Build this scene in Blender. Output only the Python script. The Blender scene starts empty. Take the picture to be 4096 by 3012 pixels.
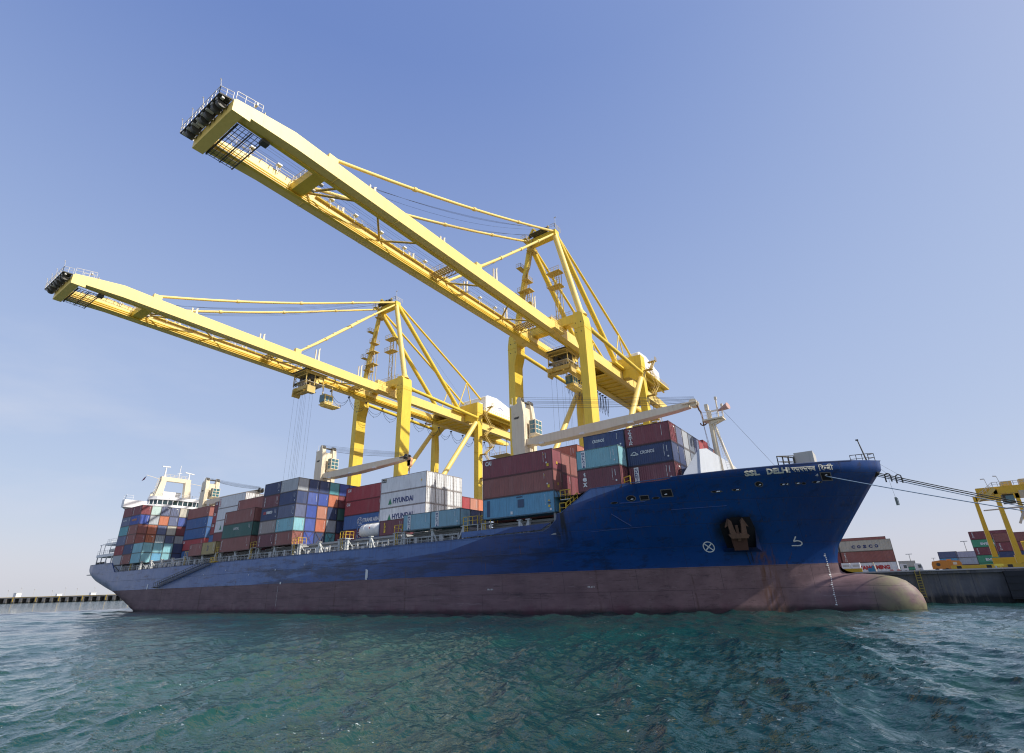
import bpy, math, random
import numpy as np
from mathutils import Vector, Matrix
random.seed(7)
SC = bpy.context.scene
COL = SC.collection
R = math.radians

# ------------------------------------------------------------------ helpers
def lin(c):
    return tuple((v / 12.92 if v <= .04045 else ((v + .055) / 1.055) ** 2.4) for v in c)

def tag(o, label=None, cat=None, group=None, kind=None):
    if label: o['label'] = label
    if cat: o['category'] = cat
    if group: o['group'] = group
    if kind: o['kind'] = kind
    return o

def empty(name, loc=(0, 0, 0), rz=0.0):
    o = bpy.data.objects.new(name, None)
    o.location = loc
    o.rotation_euler = (0, 0, rz)
    o.empty_display_size = .5
    COL.objects.link(o)
    return o

def vsub(a, b): return (a[0] - b[0], a[1] - b[1], a[2] - b[2])

class MB:
    """collects boxes, bars, tubes and prisms that become ONE mesh object"""
    def __init__(s): s.v = []; s.f = []; s.sm = []
    def add(s, vs, fs, smooth=False):
        n = len(s.v); s.v += [tuple(p) for p in vs]
        s.f += [tuple(i + n for i in f) for f in fs]; s.sm += [smooth] * len(fs); return s
    def box(s, x0, x1, y0, y1, z0, z1):
        vs = [(x0, y0, z0), (x1, y0, z0), (x1, y1, z0), (x0, y1, z0), (x0, y0, z1), (x1, y0, z1), (x1, y1, z1), (x0, y1, z1)]
        return s.add(vs, [(0, 3, 2, 1), (4, 5, 6, 7), (0, 1, 5, 4), (1, 2, 6, 5), (2, 3, 7, 6), (3, 0, 4, 7)])
    def bar(s, p, q, w, h=None, up=(0, 0, 1)):
        h = h or w; p = Vector(p); q = Vector(q); d = (q - p).normalized(); u = Vector(up)
        if abs(d.dot(u)) > .98: u = Vector((0, 1, 0))
        a = d.cross(u).normalized() * (w / 2); b = a.cross(d).normalized() * (h / 2)
        vs = [p - a - b, p + a - b, p + a + b, p - a + b, q - a - b, q + a - b, q + a + b, q - a + b]
        return s.add(vs, [(0, 1, 2, 3), (7, 6, 5, 4), (0, 4, 5, 1), (1, 5, 6, 2), (2, 6, 7, 3), (3, 7, 4, 0)])
    def tube(s, p, q, r, n=8, r2=None, caps=True):
        r2 = r if r2 is None else r2; p = Vector(p); q = Vector(q); d = (q - p).normalized()
        u = Vector((0, 0, 1)) if abs(d.z) < .95 else Vector((1, 0, 0))
        a = d.cross(u).normalized(); b = a.cross(d)
        vs = []
        for c, rr in ((p, r), (q, r2)):
            for i in range(n):
                t = 2 * math.pi * i / n; vs.append(c + a * math.cos(t) * rr + b * math.sin(t) * rr)
        s.add(vs, [(i, (i + 1) % n, n + (i + 1) % n, n + i) for i in range(n)], True)
        if caps: s.add(vs, [tuple(range(n - 1, -1, -1)), tuple(range(n, 2 * n))])
        return s
    def path(s, pts, r, n=6):
        for a, b in zip(pts[:-1], pts[1:]): s.tube(a, b, r, n, caps=False)
        return s
    def prism(s, pts, d):
        """closed planar outline pts pushed along vector d"""
        n = len(pts); d = Vector(d); vs = [Vector(p) for p in pts] + [Vector(p) + d for p in pts]
        return s.add(vs, [tuple(range(n - 1, -1, -1)), tuple(range(n, 2 * n))] + [(i, (i + 1) % n, n + (i + 1) % n, n + i) for i in range(n)])
    def rail(s, pts, h=1.1, r=.028, step=1.6, mid=True):
        for a, b in zip(pts[:-1], pts[1:]):
            a = Vector(a); b = Vector(b); L = (b - a).length; n = max(1, round(L / step)); up = Vector((0, 0, h))
            for i in range(n + 1):
                c = a + (b - a) * i / n; s.bar(c, c + up, r * 2)
            s.bar(a + up, b + up, r * 2)
            if mid: s.bar(a + up * .5, b + up * .5, r * 1.4)
        return s
    def mesh(s, name):
        me = bpy.data.meshes.new(name); me.from_pydata(s.v, [], s.f); me.update()
        if any(s.sm): me.polygons.foreach_set('use_smooth', s.sm)
        return me
    remap = None
    def build(s, name, mat, parent=None, loc=None):
        if MB.remap: s.v = [MB.remap(v) for v in s.v]
        me = s.mesh(name)
        if mat: me.materials.append(mat)
        o = bpy.data.objects.new(name, me); COL.objects.link(o)
        if parent is not None: attach(o, parent)
        if loc: o.location = loc
        return o

def wloc(o):
    l = Vector(o.location)
    while o.parent: o = o.parent; l += Vector(o.location)
    return l
def attach(o, parent):
    """mesh vertices are in world metres: cancel the location of the parent"""
    o.parent = parent
    o.location = -wloc(parent)

# ------------------------------------------------------------------ materials
class NT:
    def __init__(s, name):
        s.m = bpy.data.materials.new(name); s.m.use_nodes = True
        s.t = s.m.node_tree; s.n = s.t.nodes; s.b = s.n['Principled BSDF']
    def node(s, t, **k):
        n = s.n.new(t)
        for a, b in k.items():
            if a.startswith('i_'):
                key = a[2:]; key = int(key) if key.isdigit() else key.replace('_', ' ')
                if hasattr(b, 'links') or isinstance(b, bpy.types.NodeSocket): s.t.links.new(b, n.inputs[key])
                else: n.inputs[key].default_value = b
            else: setattr(n, a, b)
        return n
    def link(s, a, b): s.t.links.new(a, b)
    def math(s, op, a, b=None, clamp=False):
        n = s.node('ShaderNodeMath', operation=op); n.use_clamp = clamp
        for i, v in enumerate((a, b)):
            if v is None: continue
            if isinstance(v, bpy.types.NodeSocket): s.link(v, n.inputs[i])
            else: n.inputs[i].default_value = v
        return n.outputs[0]
    def mix(s, f, a, b, mode='MIX'):
        n = s.node('ShaderNodeMix', data_type='RGBA', blend_type=mode)
        for i, v in ((0, f), (6, a), (7, b)):
            if isinstance(v, bpy.types.NodeSocket): s.link(v, n.inputs[i])
            elif i == 0: n.inputs[0].default_value = v
            else: n.inputs[i].default_value = tuple(v) + ((1,) if len(v) == 3 else ())
        return n.outputs[2]
    def noise(s, vec, scale, detail=4, rough=.55, **k):
        n = s.node('ShaderNodeTexNoise'); s.link(vec, n.inputs['Vector'])
        n.inputs['Scale'].default_value = scale; n.inputs['Detail'].default_value = detail; n.inputs['Roughness'].default_value = rough
        return n.outputs['Fac']
    def ramp(s, fac, lo, hi):
        n = s.node('ShaderNodeMapRange'); s.link(fac, n.inputs[0]); n.inputs[1].default_value = lo; n.inputs[2].default_value = hi; return n.outputs[0]
    def mapping(s, vec, scale=(1, 1, 1), loc=(0, 0, 0)):
        n = s.node('ShaderNodeMapping'); s.link(vec, n.inputs[0]); n.inputs['Scale'].default_value = scale; n.inputs['Location'].default_value = loc; return n.outputs[0]
    def bump(s, h, strength=.3, dist=.05):
        n = s.node('ShaderNodeBump'); s.link(h, n.inputs['Height']); n.inputs['Strength'].default_value = strength; n.inputs['Distance'].default_value = dist
        s.link(n.outputs[0], s.b.inputs['Normal'])
    def pos(s): return s.node('ShaderNodeNewGeometry').outputs['Position']

def paint(name, rgb, rough=.5, dirt=.35, rust=.0, dcol=None, spec=.5, metal=0.0, scale=1.0):
    """weathered painted surface: two noise layers of grime, vertical streaks and optional rust"""
    k = NT(name); p = k.pos(); c = tuple(rgb)
    d = dcol or tuple(v * .55 for v in c)
    n1 = k.ramp(k.noise(p, .35 * scale, 5, .6), .35, .75)
    n2 = k.ramp(k.noise(k.mapping(p, (2.2, 2.2, .16)), 1.2 * scale, 4, .6), .48, .8)
    col = k.mix(k.math('MULTIPLY', n1, dirt * .6), c, d)
    col = k.mix(k.math('MULTIPLY', n2, dirt), col, d)
    if rust:
        n3 = k.ramp(k.noise(k.mapping(p, (1, 1, .35)), 1.6 * scale, 8, .7), .66 - rust * .12, .74)
        col = k.mix(k.math('MULTIPLY', n3, min(1, rust * 1.5)), col, (.13, .05, .02))
    k.link(col, k.b.inputs['Base Color'])
    k.b.inputs['Roughness'].default_value = rough; k.b.inputs['Metallic'].default_value = metal
    k.b.inputs['Specular IOR Level'].default_value = spec
    return k.m

M = {}
M['boom'] = paint('boom_yellow', (.88, .66, .19), .45, .38, .10, (.66, .46, .10))
M['yellow'] = paint('crane_yellow', (.82, .585, .06), .45, .5, .16, (.55, .37, .04))
M['yellow2'] = paint('crane_yellow_walkway', (.62, .45, .12), .5, .4, .1, (.3, .2, .06))
M['cable'] = paint('steel_cable', (.03, .035, .05), .5, .2)
M['festoon'] = paint('festoon_cable', (.03, .05, .10), .5, .2)
M['galv'] = paint('galvanised_steel', (.55, .52, .46), .45, .4, .05)
M['dark'] = paint('dark_machinery', (.07, .065, .055), .55, .5, .1)
M['white'] = paint('white_paint', (.80, .80, .80), .45, .12, .0, (.6, .58, .52))
M['shipwhite'] = paint('ship_white_paint', (.78, .77, .74), .45, .25, .12, (.5, .44, .36))
M['cream'] = paint('cream_crane_paint', (.74, .65, .48), .5, .4, .32, (.52, .40, .25))
M['breaker'] = paint('pale_grey_paint', (.50, .53, .57), .5, .3, .15, (.34, .34, .33))
M['decks'] = paint('deck_steel_grey', (.30, .31, .31), .6, .55, .5, (.12, .11, .10))
M['stanch'] = paint('stanchion_paint', (.56, .58, .57), .55, .5, .45, (.2, .17, .13))
M['glass'] = paint('dark_glass', (.02, .05, .06), .08, .1, 0, None, .8)
M['cabglass'] = paint('cab_glass', (.05, .16, .20), .08, .15, 0, None, .8)
M['lamp'] = paint('lamp_white', (.75, .75, .72), .4, .2)
M['handyellow'] = paint('handrail_yellow', (.65, .42, .03), .5, .4, .2)
M['letters'] = paint('white_lettering', (.72, .72, .70), .55, .25, 0, (.5, .5, .5))
M['lettercream'] = paint('cream_lettering', (.62, .60, .50), .55, .3)
M['navyl'] = paint('navy_lettering', (.02, .04, .16), .5, .2)
M['redl'] = paint('red_lettering', (.5, .03, .03), .5, .2)
M['greenl'] = paint('green_lettering', (.03, .22, .10), .5, .2)
M['yellowl'] = paint('yellow_lettering', (.75, .5, .03), .5, .2)
M['black'] = paint('black_paint', (.015, .015, .018), .55, .2)
M['grime'] = paint('grimy_yellow', (.50, .36, .07), .6, .5, .35)
M['patch'] = paint('slate_patch', (.05, .09, .16), .6, .3)
M['orangep'] = paint('orange_paint', (.65, .24, .03), .5, .35, .1)
M['rope'] = paint('blue_mooring_rope', (.16, .24, .36), .9, .3)
M['ropedark'] = paint('dark_mooring_rope', (.03, .035, .03), .9, .3)
M['anchor'] = paint('rusty_anchor', (.16, .085, .05), .8, .6, .5, (.05, .03, .025))
M['hole'] = paint('black_recess', (.004, .004, .006), .9, .1)

def container_material(name, ribs=False):
    k = NT(name)
    oi = k.node('ShaderNodeObjectInfo'); tc = k.node('ShaderNodeTexCoord')
    base = oi.outputs['Color']; rust = oi.outputs['Alpha']
    off = k.node('ShaderNodeVectorMath', operation='ADD')
    k.link(tc.outputs['Object'], off.inputs[0])
    sc = k.node('ShaderNodeMath', operation='MULTIPLY'); k.link(oi.outputs['Random'], sc.inputs[0]); sc.inputs[1].default_value = 90
    k.link(sc.outputs[0], off.inputs[1]); p = off.outputs[0]
    n1 = k.ramp(k.noise(p, .5, 5, .65), .3, .8)
    col = k.mix(k.math('MULTIPLY', n1, .30), base, (.45, .43, .42), 'MULTIPLY')
    n4 = k.ramp(k.noise(k.mapping(p, (1.2, 1.2, .25)), .9, 4, .6), .5, .85)
    col = k.mix(k.math('MULTIPLY', n4, .14), col, (.42, .40, .38))
    n2 = k.ramp(k.noise(k.mapping(p, (3.5, 3.5, .3)), 1.3, 5, .6), .5, .75)
    col = k.mix(k.math('MULTIPLY', n2, .3), col, (.05, .04, .035))
    n3 = k.ramp(k.noise(k.mapping(p, (1.4, 1.4, .8)), 2.4, 8, .75), .60, .68)
    z = k.node('ShaderNodeSeparateXYZ'); k.link(tc.outputs['Object'], z.inputs[0])
    low = k.ramp(z.outputs[2], 2.6, .2)
    f = k.math('MULTIPLY', k.math('MULTIPLY', n3, rust), k.math('ADD', low, .45), True)
    col = k.mix(f, col, (.10, .04, .02))
    k.link(col, k.b.inputs['Base Color']); k.b.inputs['Roughness'].default_value = .48
    k.b.inputs['Specular IOR Level'].default_value = .4
    return k.m
M['cont'] = container_material('container_paint')

def frame_material():
    k = NT('container_frame_paint'); oi = k.node('ShaderNodeObjectInfo'); p = k.pos()
    col = k.mix(1.0, oi.outputs['Color'], (.42, .38, .36), 'MULTIPLY')
    n = k.ramp(k.noise(p, 2.2, 6, .7), .45, .65)
    col = k.mix(k.math('MULTIPLY', n, .6), col, (.07, .04, .03))
    k.link(col, k.b.inputs['Base Color']); k.b.inputs['Roughness'].default_value = .55
    return k.m
M['cframe'] = frame_material()

# hull paint: blue above the boot-top line, faded red antifouling below, seams, rust streaks, scrapes
def hull_material():
    k = NT('hull_paint'); p = k.pos(); sep = k.node('ShaderNodeSeparateXYZ'); k.link(p, sep.inputs[0])
    X, Y, Z = sep.outputs
    big = k.noise(p, .05, 4, .6); streakv = k.mapping(p, (1.6, 1.6, .10))
    # blue
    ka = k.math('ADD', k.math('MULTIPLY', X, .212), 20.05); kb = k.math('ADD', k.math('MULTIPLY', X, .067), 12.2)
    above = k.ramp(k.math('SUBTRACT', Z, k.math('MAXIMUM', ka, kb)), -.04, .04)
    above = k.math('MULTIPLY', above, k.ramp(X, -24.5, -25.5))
    fade = k.math('MAXIMUM', k.ramp(X, -56, -88), k.math('MULTIPLY', above, .85))      # aft topsides chalky and sun-bleached; above the knuckle, grazing light painted as paler blue
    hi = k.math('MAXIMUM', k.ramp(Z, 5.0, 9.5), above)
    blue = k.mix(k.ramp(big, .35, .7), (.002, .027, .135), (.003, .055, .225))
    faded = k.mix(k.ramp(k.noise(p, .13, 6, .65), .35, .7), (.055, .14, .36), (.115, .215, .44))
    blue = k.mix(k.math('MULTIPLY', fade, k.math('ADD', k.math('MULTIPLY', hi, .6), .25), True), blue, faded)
    grey = k.ramp(k.math('ADD', k.math('MULTIPLY', k.noise(p, .22, 6, .7), 22), X), -118, -160)
    blue = k.mix(k.math('MULTIPLY', grey, .45), blue, (.20, .23, .34))
    # large dark scuffs
    zone = k.math('MULTIPLY', k.ramp(Z, 9.6, 7.6), k.math('MULTIPLY', k.ramp(X, -135, -95), k.ramp(X, -18, -34)))
    sc1 = k.ramp(k.math('ADD', k.noise(k.mapping(p, (.12, 1, .9)), 1.0, 8, .78), k.math('MULTIPLY', zone, .10)), .55, .66)
    blue = k.mix(k.math('MULTIPLY', sc1, .72), blue, (.004, .014, .055))
    sc2 = k.ramp(k.noise(k.mapping(p, (.22, 1, 2.6), (9, 0, 4)), 1.4, 8, .8), .63, .67)
    blue = k.mix(k.math('MULTIPLY', sc2, .5), blue, (.02, .13, .16))
    # streaks from the deck edge
    st = k.ramp(k.noise(streakv, 2.3, 5, .65), .52, .72)
    st = k.math('MULTIPLY', st, k.ramp(Z, 5.5, 10.2))
    blue = k.mix(k.math('MULTIPLY', st, .55), blue, (.05, .035, .02))
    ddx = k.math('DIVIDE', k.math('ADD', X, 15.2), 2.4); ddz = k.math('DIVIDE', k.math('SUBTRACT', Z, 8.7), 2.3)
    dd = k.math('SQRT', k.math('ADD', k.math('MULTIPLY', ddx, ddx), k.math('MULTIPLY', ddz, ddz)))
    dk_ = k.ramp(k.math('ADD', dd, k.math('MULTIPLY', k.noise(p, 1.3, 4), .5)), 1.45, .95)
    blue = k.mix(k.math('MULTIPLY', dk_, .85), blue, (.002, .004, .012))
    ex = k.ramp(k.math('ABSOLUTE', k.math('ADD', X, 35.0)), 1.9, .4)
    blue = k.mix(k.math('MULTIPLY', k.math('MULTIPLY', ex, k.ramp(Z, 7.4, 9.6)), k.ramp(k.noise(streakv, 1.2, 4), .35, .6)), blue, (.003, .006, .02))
    # red antifouling
    red = k.mix(k.ramp(k.noise(k.mapping(p, (.25, 1, .8)), .8, 6, .65), .3, .7), (.15, .085, .092), (.245, .15, .155))
    sr = k.ramp(k.noise(k.mapping(p, (.12, 1, 1.2), (3, 0, 7)), 1.3, 6, .75), .55, .68)
    red = k.mix(k.math('MULTIPLY', sr, .6), red, (.05, .032, .036))
    s3 = k.ramp(k.noise(k.mapping(p, (.10, 1, 4.5), (1, 0, 2)), 1.5, 8, .8), .57, .63)
    red = k.mix(k.math('MULTIPLY', s3, .6), red, (.03, .018, .022))
    s4 = k.ramp(k.noise(k.mapping(p, (.16, 1, 3.2), (7, 0, 9)), 1.1, 8, .8), .60, .64)
    red = k.mix(k.math('MULTIPLY', s4, .35), red, (.42, .34, .34))
    pl = k.node('ShaderNodeTexVoronoi'); pl.inputs['Scale'].default_value = .5; k.link(k.mapping(p, (.9, .01, .05)), pl.inputs['Vector'])
    red = k.mix(k.math('MULTIPLY', k.ramp(pl.outputs['Distance'], .05, .6), .22), red, (.09, .06, .07))
    pk = k.ramp(k.noise(streakv, 1.6, 5, .6), .56, .8)
    red = k.mix(k.math('MULTIPLY', pk, .35), red, (.24, .17, .15))
    wl = k.ramp(k.math('ADD', Z, k.math('MULTIPLY', k.noise(p, .9, 4, .6), .5)), .95, .5)
    red = k.mix(k.math('MULTIPLY', wl, .85), red, (.018, .012, .014))
    mr = k.math('MULTIPLY', k.ramp(k.noise(p, .3, 3), .45, .7), k.ramp(Z, 1.3, .7))
    red = k.mix(k.math('MULTIPLY', mr, .5), red, (.10, .012, .035))
    # algae and bare metal on the bulb nose
    al = k.math('MULTIPLY', k.ramp(X, -4.2, -1.6), k.ramp(k.noise(p, .45, 4, .65), .36, .56))
    red = k.mix(k.math('MULTIPLY', al, .8), red, (.20, .19, .10))
    edge = k.math('ADD', Z, k.math('MULTIPLY', k.math('SUBTRACT', k.noise(k.mapping(p, (.5, 1, 1)), 1.2, 5, .7), .5), .10))
    sel = k.ramp(edge, 5.0, 5.03)
    col = k.mix(sel, red, blue)
    # weld seams of the plating
    br = k.node('ShaderNodeTexBrick'); br.offset = .37
    cmb = k.node('ShaderNodeCombineXYZ'); k.link(X, cmb.inputs[0]); k.link(Z, cmb.inputs[1]); k.link(cmb.outputs[0], br.inputs['Vector'])
    for a, b in (('Scale', 1), ('Mortar Size', .03), ('Mortar Smooth', .4), ('Brick Width', 9.0), ('Row Height', 2.45)): br.inputs[a].default_value = b
    seam = br.outputs['Fac']
    col = k.mix(k.math('MULTIPLY', seam, .5), col, (.012, .012, .02))
    # narrow rust runs hanging from openings and the deck edge
    rn = k.ramp(k.noise(k.mapping(p, (2.6, 2.6, .045), (5, 0, 0)), 1.0, 3, .5), .67, .73)
    rn = k.math('MULTIPLY', rn, k.ramp(k.noise(p, .5, 3), .42, .6))
    col = k.mix(k.math('MULTIPLY', rn, .65), col, (.085, .038, .015))
    # long weld-line rust at frame joints on the lower hull
    ln = None
    for i_, (xi, zt_) in enumerate(((-145.5, 6.2), (-126.5, 6.0), (-112.6, 6.4), (-79.8, 6.8), (-62.8, 6.9), (-31.2, 6.6), (-100.4, 5.5), (-20.5, 4.6))):
        wob = k.math('MULTIPLY', k.noise(k.mapping(p, (1, 1, .5), (i_ * 3.1, 0, 0)), .8, 3), .5)
        e_ = k.ramp(k.math('ABSOLUTE', k.math('ADD', k.math('SUBTRACT', X, xi - .25), wob)), .13 + .0016 * abs(xi), .0)
        e_ = k.math('MULTIPLY', e_, k.ramp(Z, zt_, zt_ - .9)); ln = e_ if ln is None else k.math('MAXIMUM', ln, e_)
    col = k.mix(k.math('MULTIPLY', k.math('MULTIPLY', ln, .62), k.ramp(k.noise(k.mapping(p, (1, 1, 1.3)), .9, 5, .7), .36, .58)), col, (.05, .022, .012))
    # rust below the anchor pocket
    dx = k.math('ABSOLUTE', k.math('SUBTRACT', X, -13.3)); ax = k.ramp(dx, 1.5, .3)
    ar = k.math('MULTIPLY', k.math('MULTIPLY', ax, k.ramp(Z, 7.5, 6.2)), k.ramp(k.noise(k.mapping(p, (2, 2, .12)), 1.6, 4), .40, .62))
    col = k.mix(k.math('MULTIPLY', ar, .75), col, (.13, .05, .02))
    k.link(col, k.b.inputs['Base Color'])
    rg = k.math('ADD', k.math('MULTIPLY', k.noise(p, .6, 4), .25), k.math('SUBTRACT', .52, k.math('MULTIPLY', sel, .30)))
    k.link(rg, k.b.inputs['Roughness']); k.b.inputs['Specular IOR Level'].default_value = .45
    h = k.math('ADD', k.math('MULTIPLY', k.noise(k.mapping(p, (1.2, 1, .5)), .55, 2), .9), k.math('MULTIPLY', seam, -.25))
    k.bump(h, .4, .12)
    return k.m
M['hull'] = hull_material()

# ------------------------------------------------------------------ camera
F_PX, YAW, PIT, ROL, HC = 2067.5, .6087, .3839, -.0283, 3.546
def cam_axes():
    d = Vector((-math.sin(YAW) * math.cos(PIT), math.cos(YAW) * math.cos(PIT), math.sin(PIT)))
    r = Vector((math.cos(YAW), math.sin(YAW), 0)); u = r.cross(d)
    return math.cos(ROL) * r + math.sin(ROL) * u, -math.sin(ROL) * r + math.cos(ROL) * u, d
cr, cu, cd = cam_axes()
cam = bpy.data.cameras.new('camera'); cam.sensor_width = 36; cam.lens = F_PX / 4096 * 36
cam.clip_start = .5; cam.clip_end = 20000
co = bpy.data.objects.new('camera', cam); COL.objects.link(co)
co.matrix_world = Matrix(((cr.x, cu.x, -cd.x, 0), (cr.y, cu.y, -cd.y, 0), (cr.z, cu.z, -cd.z, HC), (0, 0, 0, 1)))
SC.camera = co

# ------------------------------------------------------------------ light
SUN = Vector((-1, -.27, -.86)).normalized()
sl = bpy.data.lights.new('sun', 'SUN'); sl.energy = 5.0; sl.angle = R(.53); sl.color = (1.0, .955, .87)
so = bpy.data.objects.new('sun', sl); COL.objects.link(so)
so.rotation_euler = SUN.to_track_quat('-Z', 'Y').to_euler(); so.location = (150, 60, 160)
W = bpy.data.worlds.new('World'); SC.world = W; W.use_nodes = True
wn = W.node_tree.nodes; wl_ = W.node_tree.links; bg = wn['Background']
sky = wn.new('ShaderNodeTexSky'); sky.sky_type = 'NISHITA'; sky.sun_disc = False
sky.sun_elevation = math.asin(-SUN.z); sky.sun_rotation = math.atan2(-SUN.x, -SUN.y)
sky.altitude = 0; sky.air_density = 1.0; sky.dust_density = 1.2; sky.ozone_density = 1.0
# camera-like tone response for the sky: per channel contrast and gain
sepc = wn.new('ShaderNodeSeparateColor'); comb = wn.new('ShaderNodeCombineColor'); wl_.new(sky.outputs[0], sepc.inputs[0])
for i_, (gm, gn) in enumerate(((.84, 2.10), (.715, 2.28), (.35, 4.36))):
    pw = wn.new('ShaderNodeMath'); pw.operation = 'POWER'; wl_.new(sepc.outputs[i_], pw.inputs[0]); pw.inputs[1].default_value = gm
    ml_ = wn.new('ShaderNodeMath'); ml_.operation = 'MULTIPLY'; wl_.new(pw.outputs[0], ml_.inputs[0]); ml_.inputs[1].default_value = gn; wl_.new(ml_.outputs[0], comb.inputs[i_])
# thin high cloud low in the west
tcw = wn.new('ShaderNodeTexCoord'); mpw = wn.new('ShaderNodeMapping'); wl_.new(tcw.outputs['Generated'], mpw.inputs[0]); mpw.inputs['Scale'].default_value = (1.2, 2.2, 7); mpw.inputs['Rotation'].default_value = (.35, .2, 0)
nzw = wn.new('ShaderNodeTexNoise'); wl_.new(mpw.outputs[0], nzw.inputs['Vector']); nzw.inputs['Scale'].default_value = 1.6; nzw.inputs['Detail'].default_value = 6; nzw.inputs['Roughness'].default_value = .55
sxw = wn.new('ShaderNodeSeparateXYZ'); wl_.new(tcw.outputs['Generated'], sxw.inputs[0])
def wmap(src, a, b, c=0, d=1):
    n = wn.new('ShaderNodeMapRange'); wl_.new(src, n.inputs[0])
    for i, v in enumerate((a, b, c, d)): n.inputs[i + 1].default_value = v
    return n.outputs[0]
def wmul(a, b):
    n = wn.new('ShaderNodeMath'); n.operation = 'MULTIPLY'; wl_.new(a, n.inputs[0]); wl_.new(b, n.inputs[1]); return n.outputs[0]
cl = wmul(wmul(wmap(nzw.outputs['Fac'], .46, .72), wmap(sxw.outputs[0], -.72, -.96)), wmul(wmap(sxw.outputs[2], .02, .08), wmap(sxw.outputs[2], .42, .18)))
cl = wmul(cl, wmap(cl, 0, 1, .75, .75))
mxw = wn.new('ShaderNodeMix'); mxw.data_type = 'RGBA'; wl_.new(cl, mxw.inputs[0]); wl_.new(comb.outputs[0], mxw.inputs[6]); mxw.inputs[7].default_value = (8.3, 8.4, 8.6, 1)
hz = wmap(sxw.outputs[2], .16, -.01); hz = wmul(hz, hz)
hz = wmul(hz, wmap(hz, 0, 1, .75, .75))
mx2 = wn.new('ShaderNodeMix'); mx2.data_type = 'RGBA'; wl_.new(hz, mx2.inputs[0])
mx3 = wn.new('ShaderNodeMix'); mx3.data_type = 'RGBA'; wl_.new(wmap(sxw.outputs[2], .80, .30, 0, .55), mx3.inputs[0]); wl_.new(mxw.outputs[2], mx3.inputs[6]); mx3.inputs[7].default_value = (4.5, 5.4, 7.8, 1)
wl_.new(mx3.outputs[2], mx2.inputs[6]); mx2.inputs[7].default_value = (6.9, 6.95, 6.9, 1)
wl_.new(mx2.outputs[2], bg.inputs[0]); bg.inputs[1].default_value = .10
SC.view_settings.view_transform = 'Standard'; SC.view_settings.look = 'None'; SC.view_settings.exposure = 0
SC.render.engine = 'CYCLES'; SC.cycles.filter_width = 1.15

# ------------------------------------------------------------------ text
_tc = {}
def text_verts(s, bold=.0):
    key = (s, bold)
    if key in _tc: return _tc[key]
    c = bpy.data.curves.new('t', 'FONT'); c.body = s; c.size = 1; c.offset = bold; c.resolution_u = 2
    o = bpy.data.objects.new('t', c); COL.objects.link(o)
    dg = bpy.context.evaluated_depsgraph_get(); me = bpy.data.meshes.new_from_object(o.evaluated_get(dg))
    vs = [tuple(v.co) for v in me.vertices]; fs = [tuple(p.vertices) for p in me.polygons]
    bpy.data.objects.remove(o); bpy.data.meshes.remove(me); bpy.data.curves.remove(c)
    xs = [v[0] for v in vs]; ys = [v[1] for v in vs]
    x0, x1, y0, y1 = min(xs), max(xs), min(ys), max(ys)
    vs = [((v[0] - x0), (v[1] - y0)) for v in vs]
    _tc[key] = (vs, fs, x1 - x0, y1 - y0); return _tc[key]
def put_text(mb, s, o, xd, yd, w=None, h=None, bold=.02):
    """letters with lower left corner at o, baseline direction xd, upright yd, stretched to w x h"""
    vs, fs, tw, th = text_verts(s, bold)
    if h is None: h = th * w / tw
    if w is None: w = tw * h / th
    o = Vector(o); xd = Vector(xd).normalized(); yd = Vector(yd).normalized()
    mb.add([o + xd * (v[0] / tw * w) + yd * (v[1] / th * h) for v in vs], fs)
def put_vtext(mb, s, x, z, w, h, y=-.03, up=False, bold=.02):
    """letters stacked one above another, top at z"""
    n = len(s); ch = h / n
    for i, c in enumerate(s):
        if c == ' ': continue
        vs, fs, tw, th = text_verts(c, bold)
        ww = w if c not in 'IiJltj1' else w * .5
        put_text(mb, c, (x + (w - ww) / 2, y, z - (i + 1) * ch + ch * .1), (1, 0, 0), (0, 0, 1), ww, ch * .8, bold)

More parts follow.
